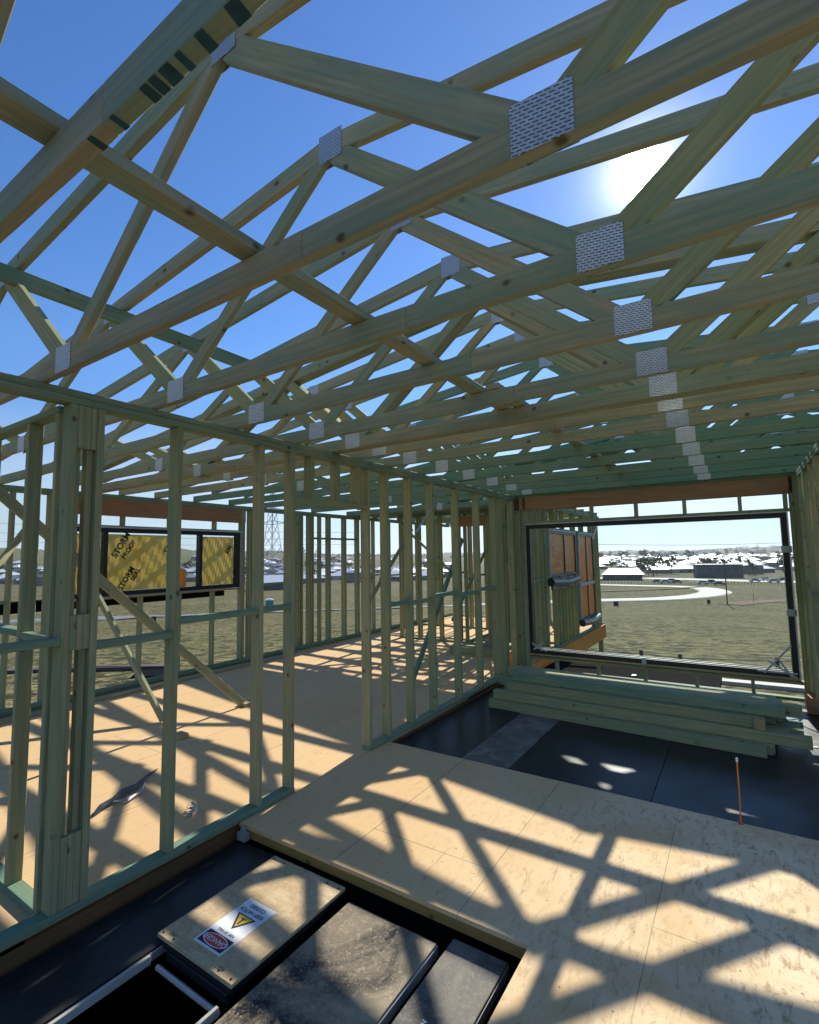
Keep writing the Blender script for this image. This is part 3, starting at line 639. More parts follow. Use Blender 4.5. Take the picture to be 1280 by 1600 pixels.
def build_wing_truss():
    t = bpy.data.objects.new('wing_truss', None); COL.objects.link(t)
    def mem(name, a, b2, d, th, mat=G2): return beam(name, (a[0], 0, a[1]), (b2[0], 0, b2[1]), th, d, mat, t, (0, 0, 1))
    xr = -4.75
    def z2(x): return 3.22-0.13*abs(x-xr)
    mem('bottom_chord', (-6.80, ZB+CH/2), (-2.73, ZB+CH/2), CH, 0.035)
    mem('top_chord', (-7.2, z2(-7.2)), (xr+0.006, z2(xr)), CH, 0.035); mem('top_chord', (-2.3, z2(-2.3)), (xr-0.006, z2(xr)), CH, 0.0342)
    for k, (a, b2) in enumerate([((-5.4, ZB+.05), (xr, 3.18)), ((xr, 3.18), (-4.1, ZB+.05)), ((-5.4, ZB+.05), (-6.0, z2(-6.0))), ((-4.1, ZB+.05), (-3.5, z2(-3.5)))]):
        mem('web', a, b2, 0.07, 0.0325-0.0008*k, G1)
    for x, z in ((-5.4, ZB+.05), (-4.1, ZB+.05), (xr, 3.2)): nailplate(x, z, 0.12, 0.12, t)
    return t
def dup(root):
    c = root.copy(); COL.objects.link(c)
    for ch in root.children:
        if ch.name.startswith('ink'): continue
        d = ch.copy(); COL.objects.link(d); d.parent = c
    return c
proto = build_truss()
TY = [0.458, 1.003, 1.548, 2.095, 2.645, 3.045, 3.083, 3.121, 3.40, 3.885, 4.485, 5.11, 5.765, 6.385, 6.965]
for i, yy in enumerate(TY):
    t = proto if i == 0 else dup(proto)
    jit = 0 if i == 0 else random.uniform(-0.004, 0.004)
    t.location = (jit, yy, 0)
    if i == 0: lb = 'nearest roof truss, its bottom chord striped with dark teal ink underneath'
    elif i == 5: lb = 'front ply of the tripled roof truss above the doorway'
    elif i == 6: lb = 'middle ply of the tripled roof truss above the doorway'
    elif i == 7: lb = 'rear ply of the tripled roof truss above the doorway'
    elif i == len(TY)-1: lb = 'farthest full roof truss, standing over the head of the big window'
    else: lb = 'pale green roof truss, %s back from the ink-striped one' % ORD[i-1]
    tag(t, lb, 'roof truss', 'gable roof trusses set along the building')
for x, w in ((-1.05, .012), (-.963, .01), (-.851, .014), (-.823, .014), (-.785, .019), (-.745, .010), (-.684, .014), (-.602, .018)):
    b = MB(); b.poly([(x-w, 0.441, ZB-0.0006), (x-w*1.3, 0.475, ZB-0.0006), (x+w*0.5, 0.475, ZB-0.0006), (x+w*0.6, 0.441, ZB-0.0006)])
    o = b.build('ink_stripe', TEALINK, None); o.parent = proto; o.matrix_basis = proto.matrix_basis.inverted()
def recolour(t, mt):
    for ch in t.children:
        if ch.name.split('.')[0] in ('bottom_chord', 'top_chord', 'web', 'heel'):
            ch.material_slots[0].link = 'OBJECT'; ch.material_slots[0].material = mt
wp = build_wing_truss()
for i in range(6):
    t = wp if i == 0 else dup(wp)
    t.location = (0, 9.25+0.6*i, 0)
    tag(t, 'small wing truss, %s beyond the flat layer of boards' % ORD[i], 'roof truss', 'small trusses over the wing')
# binders laid on the bottom chords, the top-chord tie
for i, (x, y0, y1, lb) in enumerate([(-1.235, -1.2, 3.09, 'long flat binder laid across the bottom chords, nearest the camera'), (-1.13, 2.62, 7.0, 'flat binder across the far bottom chords, lapping beside the nearer one')]):
    tag(beam('ceiling_binder', (x, y0, ZB+CH+0.019), (x, y1, ZB+CH+0.019), 0.082, 0.035, G2), lb, 'binder', 'binders tying the trusses')
tag(beam('top_tie', (-3.12, 0.3, zt(-3.12)-CH/2-0.047), (-3.12, 2.66, zt(-3.12)-CH/2-0.047), 0.035, 0.09, G3), 'teal tie running under the top chords above the left room', 'binder', 'binders tying the trusses')
tag(beam('top_tie', (1.0, 1.5, zt(1.0)-CH/2-0.047), (1.0, 6.9, zt(1.0)-CH/2-0.047), 0.035, 0.09, G3), 'teal tie under the top chords at the upper right', 'binder', 'binders tying the trusses')
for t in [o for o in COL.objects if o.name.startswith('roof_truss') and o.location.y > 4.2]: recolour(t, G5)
# a pack of trusses not yet spread, standing tight together past the far wall
for k, py_ in enumerate((8.02, 8.112, 8.204, 8.296, 8.388, 8.48, 8.572, 8.64, 8.865, 8.94)):
    t = dup(proto); t.location = (random.uniform(-0.02, 0.02), py_, 0)
    for ch in t.children:
        if ch.name.startswith('ink_stripe'): bpy.data.objects.remove(ch)
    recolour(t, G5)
    tag(t, 'roof truss in the tight upright pack past the far wall, %s from its near side' % ORD[k], 'roof truss', 'pack of trusses waiting to be spread')

# ------------------------------------------------------------------ openings with scaffold planks
def plank(name, lo, hi, mat, label, cat='scaffold plank', frame=True, group='scaffold decks in the near opening'):
    t = thing(name, ((lo[0]+hi[0])/2, lo[1], lo[2]), label, cat, group)
    boxmm('deck_board', (lo[0]+0.004, lo[1]+0.004, hi[2]-0.012), (hi[0]-0.004, hi[1]-0.004, hi[2]), mat, t, 0.002)
    if frame:
        for x0, x1 in ((lo[0], lo[0]+0.03), (hi[0]-0.03, hi[0])): boxmm('side_rail', (x0, lo[1], lo[2]), (x1, hi[1], hi[2]-0.0125), ALU, t, 0.002)
        boxmm('end_rail', (lo[0]+0.031, hi[1]-0.03, lo[2]), (hi[0]-0.031, hi[1], hi[2]-0.0125), ALU, t, 0.002)
    return t
plank('scaffold_plank', (-2.70, -1.2, -0.135), (-2.305, 2.145, -0.085), FORM, 'black scaffold plank running along the foot of the left wall frame')
plank('scaffold_plank', (-1.755, -1.2, -0.135), (-1.235, 2.065, -0.08), FORMD, 'wide dusty black scaffold deck right of the hatch lid')
t = plank('scaffold_plank', (-1.195, -1.2, -0.135), (-0.927, 2.135, -0.083), FORMG, 'narrow grey worn scaffold plank nearest the particleboard floor')
text('print', 'N 72', 0.05, WHITE, t, Matrix.Translation((-1.05, 1.70, -0.0825)) @ Matrix.Rotation(R_(180), 4, 'Z'))
# hatch frame and lid
t = thing('scaffold_hatch', (-2.05, 0.5, -0.12), 'pale metal hatch frame around the open dark hole at the bottom of the photo', 'hatch frame')
for x0, x1 in ((-2.296, -2.280), (-1.820, -1.804)): boxmm('side_rail', (x0, -1.0, -0.125), (x1, 1.342, -0.088), plain('pale_rail', (0.40, 0.38, 0.34), 0.6), t, 0.002)
b = MB(); b.tube([(-2.26, 1.36, -0.14), (-1.83, 1.36, -0.14)], 0.012, 8); b.build('cross_bar', ALU, t)
boxmm('end_rail', (-2.26, 1.40, -0.14), (-1.835, 1.44, -0.10), BLACK, t, 0.002)
lid = thing('plywood_panel', (-2.09, 1.77, -0.075), 'birch ply hatch lid with a red and white danger sticker', 'hatch panel')
boxmm('lid_board', (-2.352, 1.41, -0.0795), (-1.82, 2.115, -0.062), PLY, lid, 0.002)
b = MB(); b.box((-2.352, 1.41, -0.105), (-1.82, 2.115, -0.0797)); b.build('lid_frame', BLACK, lid)
b = MB()
for yy in (1.428, 2.09):
    for k in range(7):
        if k in (2, 3, 4): continue
        x = -2.33+0.081*k; b.tube([(x, yy, -0.0625), (x, yy, -0.0605)], 0.006, 8)
b.build('rivets', BLACK, lid)
text('print', '4883', 0.028, INK, lid, Matrix.Translation((-1.93, 1.44, -0.0615)) @ Matrix.Rotation(R_(180), 4, 'Z'))
text('print', '1893', 0.028, INK, lid, Matrix.Translation((-2.27, 1.445, -0.0615)) @ Matrix.Rotation(R_(180), 4, 'Z'))
st = MB(); sx0, sx1, sy0, sy1, sz = -2.175, -1.985, 1.475, 1.795, -0.0612
st.box((sx0, sy0, -0.0618), (sx1, sy1, sz)); s_ = st.build('danger_sticker', WHITE, lid)
RZ = Matrix.Rotation(R_(180), 4, 'Z'); cx = (sx0+sx1)/2
def patch(name, x0, x1, y0, y1, z, mat):
    b = MB(); b.box((x0, y0, z-0.0003), (x1, y1, z)); return b.build(name, mat, s_)
patch('sign_panel', sx0+0.012, sx1-0.012, sy0+0.012, sy0+0.085, sz+0.0005, INK)
b = MB(); n = 32
for rx, ry, zz in ((0.078, 0.032, sz+0.0009),): b.poly([(cx+rx*math.cos(2*math.pi*k/n), sy0+0.0485+ry*math.sin(2*math.pi*k/n), zz) for k in range(n)])
b.build('sign_oval_edge', WHITE, s_)
b = MB(); b.poly([(cx+0.073*math.cos(2*math.pi*k/n), sy0+0.0485+0.028*math.sin(2*math.pi*k/n), sz+0.0012) for k in range(n)]); b.build('sign_oval', RED, s_)
text('print', 'DANGER', 0.036, WHITE, s_, Matrix.Translation((cx, sy0+0.0485, sz+0.0018)) @ RZ)
text('print', 'RISK OF FALL', 0.019, INK, s_, Matrix.Translation((cx, sy0+0.105, sz+0.0008)) @ RZ)
b = MB(); b.poly([(cx, sy0+0.130, sz+0.0008), (cx+0.062, sy0+0.225, sz+0.0008), (cx-0.062, sy0+0.225, sz+0.0008)]); b.build('sign_triangle', INK, s_)
b = MB(); b.poly([(cx, sy0+0.150, sz+0.0012), (cx+0.046, sy0+0.219, sz+0.0012), (cx-0.046, sy0+0.219, sz+0.0012)]); b.build('sign_triangle_fill', plain('sign_yellow', (0.75, 0.5, 0.05)), s_)
b = MB(); b.box((cx-0.005, sy0+0.165, sz+0.0013), (cx+0.005, sy0+0.200, sz+0.0016)); b.box((cx-0.014, sy0+0.200, sz+0.0013), (cx+0.016, sy0+0.207, sz+0.0016)); b.build('sign_pictogram', INK, s_)
text('print', 'KEEP HATCH', 0.031, INK, s_, Matrix.Translation((cx, sy0+0.252, sz+0.0008)) @ RZ, sx=0.86)
text('print', 'CLOSED', 0.031, INK, s_, Matrix.Translation((cx, sy0+0.287, sz+0.0008)) @ RZ, sx=0.9)
# bracket at the end of the opening
b = MB(); b.box((-2.70, 2.12, -0.075), (-2.63, 2.16, -0.03)); b.box((-2.68, 2.13, -0.03), (-2.65, 2.15, -0.005)); tag(b.build('joist_bracket', REVEAL), 'small grey bracket in the far left corner of the near opening', 'bracket')
tag(slab('void_shade_floor', [(-3.2, -2.6, -0.5, 2.5)], -1.0, -0.9, DARK), kind='structure')  # black floor added under the opening so the void looks dark
for nm, lo, hi in (('void_shade_wall', (-3.2, -2.6, -0.9), (-3.15, 2.5, -0.31)), ('void_shade_wall', (-0.55, -2.6, -0.9), (-0.5, 2.5, -0.31)), ('void_shade_wall', (-3.15, 2.45, -0.9), (-0.55, 2.5, -0.33))): tag(boxmm(nm, lo, hi, DARK), kind='structure')  # black sides added to keep the void dark
# dark sheets under the stack of timber
for i, (lo, hi, mt, lb) in enumerate([((-1.63, 3.768, -0.06), (-0.607, 7.0, -0.045), FORM, 'black formply sheet, left of the two at the middle of the sunken deck'),
        ((-0.603, 3.768, -0.06), (0.60, 7.0, -0.045), FORM, 'black formply sheet in front of the orange stake'),
        ((0.604, 3.768, -0.06), (1.8, 4.4, -0.045), FORM, 'black formply sheet at the right edge of the photo'),
        ((-2.05, 3.768, -0.058), (-1.634, 7.0, -0.042), FORMG, 'worn grey scaffold plank beside the black sheets of the sunken deck'),
        ((-2.42, 3.768, -0.06), (-2.054, 7.0, -0.046), FORM, 'dark scaffold plank second from the partition on the sunken deck'),
        ((-2.72, 3.768, -0.06), (-2.424, 7.0, -0.05), FORM, 'dark scaffold plank tight along the partition on the sunken deck')]):
    tag(boxmm('formply_sheet', lo, hi, mt, None, 0.0015), lb, 'deck sheet', 'sheets of the sunken deck')
tag(slab('deck_underside', [(-2.74, 3.77, 4.2, 7.0)], -0.30, -0.0605, DARK), kind='structure')
# pile of boards
k = 0
rows = [(5.18, 6), (5.26, 6), (5.33, 5), (5.40, 4)]
for li, (y0, n) in enumerate(rows):
    z0 = -0.044+li*0.0915
    for j in range(n):
        yj = y0+j*0.098+random.uniform(0, 0.004)
        x0 = -2.36+random.uniform(-0.10, 0.10)+(0.06 if li == 3 else 0); x1 = [0.14, 0.33, 0.02, 0.30][li]+random.uniform(-0.10, 0.08)
        if li == 2 and j > 1: x1 += 0.25
        sk = 0.10 if li == 0 else 0.07
        o = beam('stacked_board', (x0, yj+0.046+sk, z0+0.045), (x1, yj+0.046-sk*0.6, z0+0.045+random.uniform(-.001, .001)), 0.090, 0.0885, G1 if (li*2+j+1) % 7 else G3)
        lay = ['bottom layer', 'second layer up', 'third layer up', 'top layer'][li]
        tag(o, 'treated pine board in the %s of the pile, %s from its front' % (lay, ORD[j]), 'board', 'boards piled in front of the big window'); k += 1
o = boxmm('spacer_block', (0.02, 5.25, 0.138), (0.10, 5.44, 0.225), G4, None, 0.003); tag(o, 'small pale spacer block in the right end of the board pile', 'timber block')
# brown post stub at right end
t = thing('beam_stub', (0.66, 6.9, -0.04), 'brown laminated beam end at the foot of the right wall frame', 'beam')
boxmm('beam_end', (0.50, 6.70, -0.04), (0.74, 6.98, 0.12), LVL, t, 0.003); boxmm('strap', (0.498, 6.76, 0.0), (0.4985, 6.80, 0.11), STEEL, t, 0)
for i, (x, y, s) in enumerate([(-1.05, 5.95, 0.05), (-1.35, 5.75, 0.03), (0.42, 5.6, 0.05)]):
    z = 0.324 if i < 2 else -0.04
    b = MB(); b.poly([(x, y, z), (x+s, y+0.01, z+0.004), (x+s*0.9, y+s*0.8, z+0.001), (x+0.005, y+s*0.7, z+0.006)]); tag(b.build('paper_and_sun_patch', WHITE), ['larger white paper tag on top of the board pile', 'smaller white paper tag on top of the board pile', 'sun patch put in as a white quad on the sunken deck right of the pile'][i], 'paper scrap')  # two paper tags; the last quad is a patch of sunlight in white
# orange stake
t = thing('orange_stake', (-0.089, 3.75, 0), 'thin orange stake standing upright at the edge of the landing', 'stake')
b = MB(); b.tube([(-0.089, 3.755, 0.0), (-0.086, 3.757, 0.2), (-0.087, 3.757, 0.36)], [0.005, 0.0045, 0.004], 8); b.build('shaft', ORANGE, t)
b = MB(); b.tube([(-0.087, 3.757, 0.36), (-0.087, 3.757, 0.385)], 0.007, 8); b.build('cap', WHITE, t)
b = MB(); b.tube([(-0.089, 3.755, 0.0), (-0.089, 3.755, 0.006)], 0.016, 10); b.build('foot', RED, t)
# strap and crumpled plastic on the floor
t = thing('plastic_strip', (-3.72, 1.95, 0), 'grey-white torn plastic strip lying on the left room floor', 'plastic strip')
def strip(name, pts, ws, mat, par):
    b = MB(); L = []
    for i, p in enumerate(pts):
        q0, q1 = Vector(pts[max(i-1, 0)]), Vector(pts[min(i+1, len(pts)-1)]); n = (q1-q0).cross(Vector((0, 0, 1))).normalized()
        L.append((len(b.v), len(b.v)+1)); b.v += [tuple(Vector(p)+n*ws[i]), tuple(Vector(p)-n*ws[i]+Vector((0, 0, 0.012*(i % 2))))]
    for A_, B_ in zip(L, L[1:]): b.f.append((A_[0], A_[1], B_[1], B_[0]))
    o = b.build(name, mat, par); md = o.modifiers.new('s', 'SOLIDIFY'); md.thickness = 0.003
strip('strip', [(-3.60, 1.70, 0.01), (-3.65, 1.78, 0.02), (-3.68, 1.88, 0.03), (-3.74, 1.98, 0.022), (-3.78, 2.10, 0.02), (-3.86, 2.2, 0.012), (-3.95, 2.34, 0.008)], [0.01, 0.02, 0.026, 0.034, 0.026, 0.010, 0.003], FLASH, t)
strip('strip_end', [(-3.63, 1.84, 0.035), (-3.60, 1.92, 0.015), (-3.65, 2.03, 0.012), (-3.74, 2.12, 0.02)], [0.004, 0.011, 0.013, 0.004], STEEL, t)
b = MB(); rnd = random.Random(3)
for i in range(14):
    x, y, z = -3.09+rnd.uniform(-.05, .05), 2.08+rnd.uniform(-.045, .045), rnd.uniform(0.004, 0.045)
    b.poly([(x+rnd.uniform(-.03, .03), y+rnd.uniform(-.03, .03), max(0.003, z+rnd.uniform(-.02, .02))) for _ in range(4)])
o = b.build('plastic_scrap', GREYP); o.modifiers.new('s', 'SOLIDIFY').thickness = 0.002; tag(o, 'small crumpled grey plastic scrap behind the second stud', 'plastic scrap')

# ------------------------------------------------------------------ outside, near the house
tag(boxmm('outer_black_slab', (-2.62, 7.22, -0.15), (-0.30, 8.40, -0.10), DARK, None, 0.003), 'flat black slab outside just below the big window sill', 'platform')  # flat black slab just below the sill
tag(boxmm('outer_black_slab', (-7.75, 1.2, 1.02), (-7.55, 5.6, 1.16), DARK, None, 0.003), 'black guard board outside under the yellow film window', 'platform')
b = MB(); b.box((-7.6, 1.2, -1.6), (-7.55, 1.25, 1.019)); b.box((-7.6, 1.9, -1.6), (-7.55, 1.95, 1.019)); tag(b.build('guard_stand', BLACK), 'two dark uprights carrying the guard board outside the left wall', 'guard stand')
# posts under the wing
for i, y in enumerate((7.8, 9.2, 10.6, 12.0)):
    tag(boxmm('house_stump', (-2.78, y, -2.2), (-2.69, y+0.09, -0.301), G1, None, 0.003), 'timber stump under the wing wall, %s from the big window' % ORD[i], 'stump', 'stumps carrying the wing')
# wire fence below the window
def gp(px, py): p = onground(px, py); return Vector((p.x, p.y, p.z))
t = thing('wire_fence', gp(1060, 1040), 'low post and wire fence across the grass below the big window', 'fence')
pts = [gp(905, 1030), gp(1003, 1036), gp(1064, 1044), gp(1216, 1050), gp(1330, 1056)]
for p in pts: boxmm('post', (p.x-0.06, p.y-0.06, p.z-0.3), (p.x+0.06, p.y+0.06, p.z+0.5), POLE, t, 0.01)
b = MB()
for h in (0.36,): b.tube([p+Vector((0, 0, h)) for p in pts], 0.018, 5)
b.build('wire', KERBM, t)
# lot boards
def sign(px, py, label, w=1.0, h=1.1, g='blank lot boards by the road'):
    p = gp(px, py); t = thing('lot_board', p, label, 'sign', g, math.atan2(-p.x, p.y)*1.0)
    b = MB(); b.box((-w/2, -0.03, 0.35), (w/2, 0.03, 0.35+h)); b.build('board', INK, t, wm(t))
    for s in (-1, 1): b = MB(); b.box((s*w*0.38-0.03, 0.031, -0.1), (s*w*0.38+0.03, 0.08, 0.6)); b.build('leg', POLE, t, wm(t))
sign(963, 950, 'black lot board nearest the orange wing wall, seen through the big window'); sign(1108, 946, 'black lot board beside the bend of the road, seen through the big window', 0.7)
sign(239, 976, 'black lot board below the yellow film window', 0.8, 0.8)
# power pole
def pole(px, py, h, label, arms=True, r=0.16):
    p = gp(px, py); t = thing('power_pole', p, label, 'power pole', 'power poles')
    b = MB(); b.tube([p-Vector((0, 0, .5)), p+Vector((0, 0, h))], [r, r*0.7], 8); b.build('shaft', POLE, t)
    if arms:
        b = MB(); q = p+Vector((0, 0, h-0.6)); b.box((q.x-1.1, q.y-0.06, q.z-0.07), (q.x+1.1, q.y+0.06, q.z+0.07)); b.build('crossarm', POLE, t)
    return p
pole(1137, 945, 10.5, 'dark power pole beside the bend of the road')
pole(1045, 877, 14, 'thin far power pole on the skyline at the middle of the big window', False, .25); pole(1185, 878, 22, 'tall thin mast on the skyline at the right of the big window', False, .3)
pole(1178, 941, 2.2, 'short dark post in the grass right of the power pole', False, .07)
# fence line and roadside stakes
t = thing('roadside_fence', gp(1050, 912), 'long row of short dark posts beside the far road', 'fence')
for k in range(60):
    p = gp(930+5.2*k, 913+0.02*k); b = MB(); b.box((p.x-.09, p.y-.09, p.z-.3), (p.x+.09, p.y+.09, p.z+1.0+0.3*random.random())); b.build('post', POLE, t)
# wires
for i, (a, c2) in enumerate([(((860, 848), 160), ((1400, 838), 200)), (((-100, 828), 300), ((560, 842), 260)), (((-100, 842), 300), ((560, 850), 260)), (((-100, 812), 300), ((560, 832), 260))]):
    p0 = CAM_POS+ray(*a[0])*a[1]; p1 = CAM_POS+ray(*c2[0])*c2[1]
    b = MB(); b.tube([p0.lerp(p1, k/16)-Vector((0, 0, 6*(k/16)*(1-k/16))) for k in range(17)], 0.055, 4)
    tag(b.build('power_line', POLE), ['single power line crossing the sky in the big window', 'middle power line in the sky behind the left wall', 'lowest power line in the sky behind the left wall', 'topmost power line in the sky behind the left wall'][i], 'power line', 'power lines')
# pylon
p = gp(425, 908); t = thing('pylon', p, 'tall lattice steel pylon seen between the studs of the outer wall', 'pylon')
b = MB(); HP = 56; sc = 1.0
def leg(z): return 5.2*(1-z/HP)**1.3+0.9
for sx in (-1, 1):
    for sy in (-1, 1): b.tube([p+Vector((sx*leg(z), sy*leg(z), z)) for z in range(0, HP+1, 7)], 0.22, 4)
b.build('tower_legs', GREYP, t)
b = MB()
for z in range(0, HP, 7):
    for (a, c2) in (((-1, -1), (1, -1)), ((1, -1), (1, 1)), ((1, 1), (-1, 1)), ((-1, 1), (-1, -1))):
        l0, l1 = leg(z), leg(z+7)
        b.tube([p+Vector((a[0]*l0, a[1]*l0, z)), p+Vector((c2[0]*l1, c2[1]*l1, z+7))], 0.14, 3); b.tube([p+Vector((c2[0]*l0, c2[1]*l0, z)), p+Vector((a[0]*l1, a[1]*l1, z+7))], 0.14, 3)
b.build('lattice', GREYP, t)
b = MB()
for z in (36, 44, 52):
    for s in (-1, 1): b.tube([p+Vector((0, 0, z+1.5)), p+Vector((s*8, s*3, z))], 0.2, 4); b.tube([p+Vector((0, 0, z-1)), p+Vector((s*8, s*3, z))], 0.2, 4)
b.build('cross_arms', GREYP, t)
# teal portable toilet
p = gp(421, 957); t = thing('portable_toilet', p, 'teal portable toilet by the road beyond the outer wall', 'portable toilet', None, 0.9)
W = wm(t)
b = MB(); b.box((-.75, -.75, 0.1), (.75, .75, 2.6)); b.build('cabin', TEAL, t, W)
b = MB(); b.box((-.8, -.8, 2.6), (.8, .8, 2.75)); b.box((-.5, -.5, 2.75), (.5, .5, 2.9)); b.build('roof', WHITE, t, W)
b = MB(); b.box((-.5, -.8, .2), (.5, -.755, 2.4)); b.build('door', plain('teal_door', (0.0, 0.24, 0.20)), t, W)
# dark sheet and timber edging lying on the grass
def lay(name, pxs, mat, label, cat, z=0.06):
    b = MB(); q = [gp(*c) for c in pxs]; n = len(q)
    b.v = [(v.x, v.y, hgt(v.x, v.y)+z) for v in q]+[(v.x, v.y, hgt(v.x, v.y)-0.05) for v in q]
    b.f = [tuple(range(n)), tuple(range(2*n-1, n-1, -1))]+[(i, n+i, n+(i+1) % n, (i+1) % n) for i in range(n)]
    tag(b.build(name, mat), label, cat)
lay('ground_sheet', [(222, 1045), (262, 1048), (262, 1058), (205, 1060)], DARK, 'black plastic sheet on the grass below the yellow window', 'plastic sheet')
lay('edging_board', [(0, 1049), (150, 1046), (262, 1043), (262, 1047), (150, 1050), (0, 1054)], POLE, 'dark edging board lying on the grass left of the sheet', 'edging', 0.15)
lay('edging_board', [(1080, 1062), (1330, 1084), (1330, 1090), (1080, 1066)], KERBM, 'pale edging strip outside below the right end of the big window', 'edging', 0.12)

# ------------------------------------------------------------------ houses, trees, cars in the valley
def house_meshes(w, d, h, rh):
    a = MB(); a.box((-w/2, -d/2, 0), (w/2, d/2, h))
    r = MB(); o_ = 0.6; x, y = w/2+o_, d/2+o_; rx = max(0.5, x-y)
    v = [(-x, -y, h), (x, -y, h), (x, y, h), (-x, y, h), (-rx, 0, h+rh), (rx, 0, h+rh)]
    r.v = v+[(q[0], q[1], h-0.2) for q in v[:4]]
    r.f = [(0, 1, 5, 4), (2, 3, 4, 5), (1, 2, 5), (3, 0, 4), (0, 6, 7, 1), (1, 7, 8, 2), (2, 8, 9, 3), (3, 9, 6, 0), (9, 8, 7, 6)]
    g_ = MB(); g_.box((-w*0.38, -d/2-0.06, 0), (-w*0.38+4.8, -d/2-0.001, 2.3)); 
    wn = MB(); wn.box((w*0.15, -d/2-0.06, 0.9), (w*0.15+1.8, -d/2-0.001, 2.1)); wn.box((w*0.34, -d/2-0.06, 0.9), (w*0.34+1.2, -d/2-0.001, 2.1))
    return a.mesh('w'), r.mesh('r'), g_.mesh('g'), wn.mesh('n')
HV = [house_meshes(17, 11, 2.8, 2.4), house_meshes(14, 12, 2.8, 2.6), house_meshes(20, 11, 2.8, 2.3), house_meshes(13, 10, 5.4, 2.2)]
WGL = plain('house_window', (0.03, 0.035, 0.04), 0.15)
def hcopy(vi, roof, p, rz, label, group):
    t = thing('house', p, label, 'house', group, rz); W = wm(t); ms = HV[vi]
    for nm, me, mt in (('wall', ms[0], BRICK), ('roof', ms[1], roof), ('garage_door', ms[2], KERBM), ('window', ms[3], WGL)):
        o = bpy.data.objects.new(nm, me); COL.objects.link(o); o.parent = t
        if not me.materials: me.materials.append(mt)
        o.material_slots[0].link = 'OBJECT'; o.material_slots[0].material = mt
    return t
rnd = random.Random(11); spots = []
def try_spot(px, py, gap):
    p = gp(px, py)
    if all((p-q).length > gap for q in spots): spots.append(p); return p
    return None
cnt = 0
for tries in range(12000):
    if cnt >= 290: break
    if rnd.random() < 0.55: px = rnd.uniform(925, 1250); hz = 867-(px-1000)*0.017; py = hz+3+30*rnd.random()**1.5
    else: px = rnd.uniform(-10, 700); hz = 884-px*0.0168; py = hz+rnd.uniform(-6, 36)
    if 1080 < px < 1165 and py-hz > 20: continue
    if 930 < px < 1010 and py-hz > 22: continue
    p = try_spot(px, py, 16.5)
    if p is None or (p-CAM_POS).length < 200 or (p-CAM_POS).length > 1900: continue
    dk = rnd.random()
    roof, rl = (ROOFW, 'pale metal roof') if dk < 0.66 else (ROOFG, 'grey tiled roof') if dk < 0.85 else (ROOFD, 'dark roof')
    near = 'right' if px > 900 else 'left'
    side = 'out past the big window' if near == 'right' else 'out past the left walls'
    hcopy(rnd.randrange(4) if rnd.random() < .3 else rnd.randrange(3), roof, p-Vector((0, 0, .1)), rnd.uniform(-0.6, 0.6)+(0 if rnd.random() < .5 else 1.57), 'far house with a %s in the estate %s' % (rl, side), 'houses with a %s %s' % (rl, side))
    cnt += 1
# the two bigger dark buildings
p = gp(1122, 902); t = thing('flat_building', p, 'dark two storey box building on the far side of the valley', 'building', None, 0.2); W = wm(t)
b = MB(); b.box((-10.5, -6, 0), (10.5, 6, 6.6)); b.build('wall', DKCLAD, t, W)
b = MB(); b.box((-10.8, -6.3, 6.6), (10.8, 6.3, 7.0)); b.build('roof', ROOFD, t, W)
b = MB(); [b.box((-9.5+4*k, -6.08, 3.6), (-7.6+4*k, -6.001, 5.2)) for k in range(5)]; b.build('window', WGL, t, W)
p = gp(972, 906); t = thing('hip_building', p, 'wide grey roofed house nearest on the valley floor, left in the big window', 'house', None, 0.25); W = wm(t)
b = MB(); b.box((-9, -6, 0), (9, 6, 3)); b.build('wall', DKCLAD, t, W)
b = MB(); b.v = [(-10, -7, 3), (10, -7, 3), (10, 7, 3), (-10, 7, 3), (-6, 0, 6), (8, 0, 6), (-10, -7, 2.8), (10, -7, 2.8), (10, 7, 2.8), (-10, 7, 2.8)]
b.f = [(0, 1, 5, 4), (2, 3, 4, 5), (1, 2, 5), (3, 0, 4), (0, 6, 7, 1), (1, 7, 8, 2), (2, 8, 9, 3), (3, 9, 6, 0), (9, 8, 7, 6)]; b.build('roof', ROOFD, t, W)
b = MB(); b.box((-7, -6.07, 0.8), (-4, -6.001, 2.2)); b.box((2, -6.07, 0.8), (5, -6.001, 2.2)); b.build('window', WGL, t, W)
# striped white-roofed house left
p = gp(424, 921); t = thing('shed_house', p, 'house with a striped pale gable roof behind the teal toilet', 'house', None, 0.9); W = wm(t)
b = MB(); b.box((-8, -6, 0), (8, 6, 3)); b.build('wall', DKCLAD, t, W)
b = MB(); b.v = [(-9, -7, 3), (9, -7, 3), (9, 7, 3), (-9, 7, 3), (-9, 0, 6.4), (9, 0, 6.4)]; b.f = [(0, 1, 5, 4), (2, 3, 4, 5), (1, 2, 5), (3, 0, 4), (3, 2, 1, 0)]; b.build('roof', ROOFW, t, W)
b = MB()
for k in range(9): b.box((-8.6+2.1*k, -7.0, 3.02), (-8.5+2.1*k, -6.9, 3.1))
b.build('ridge_seams', ROOFD, t, W)

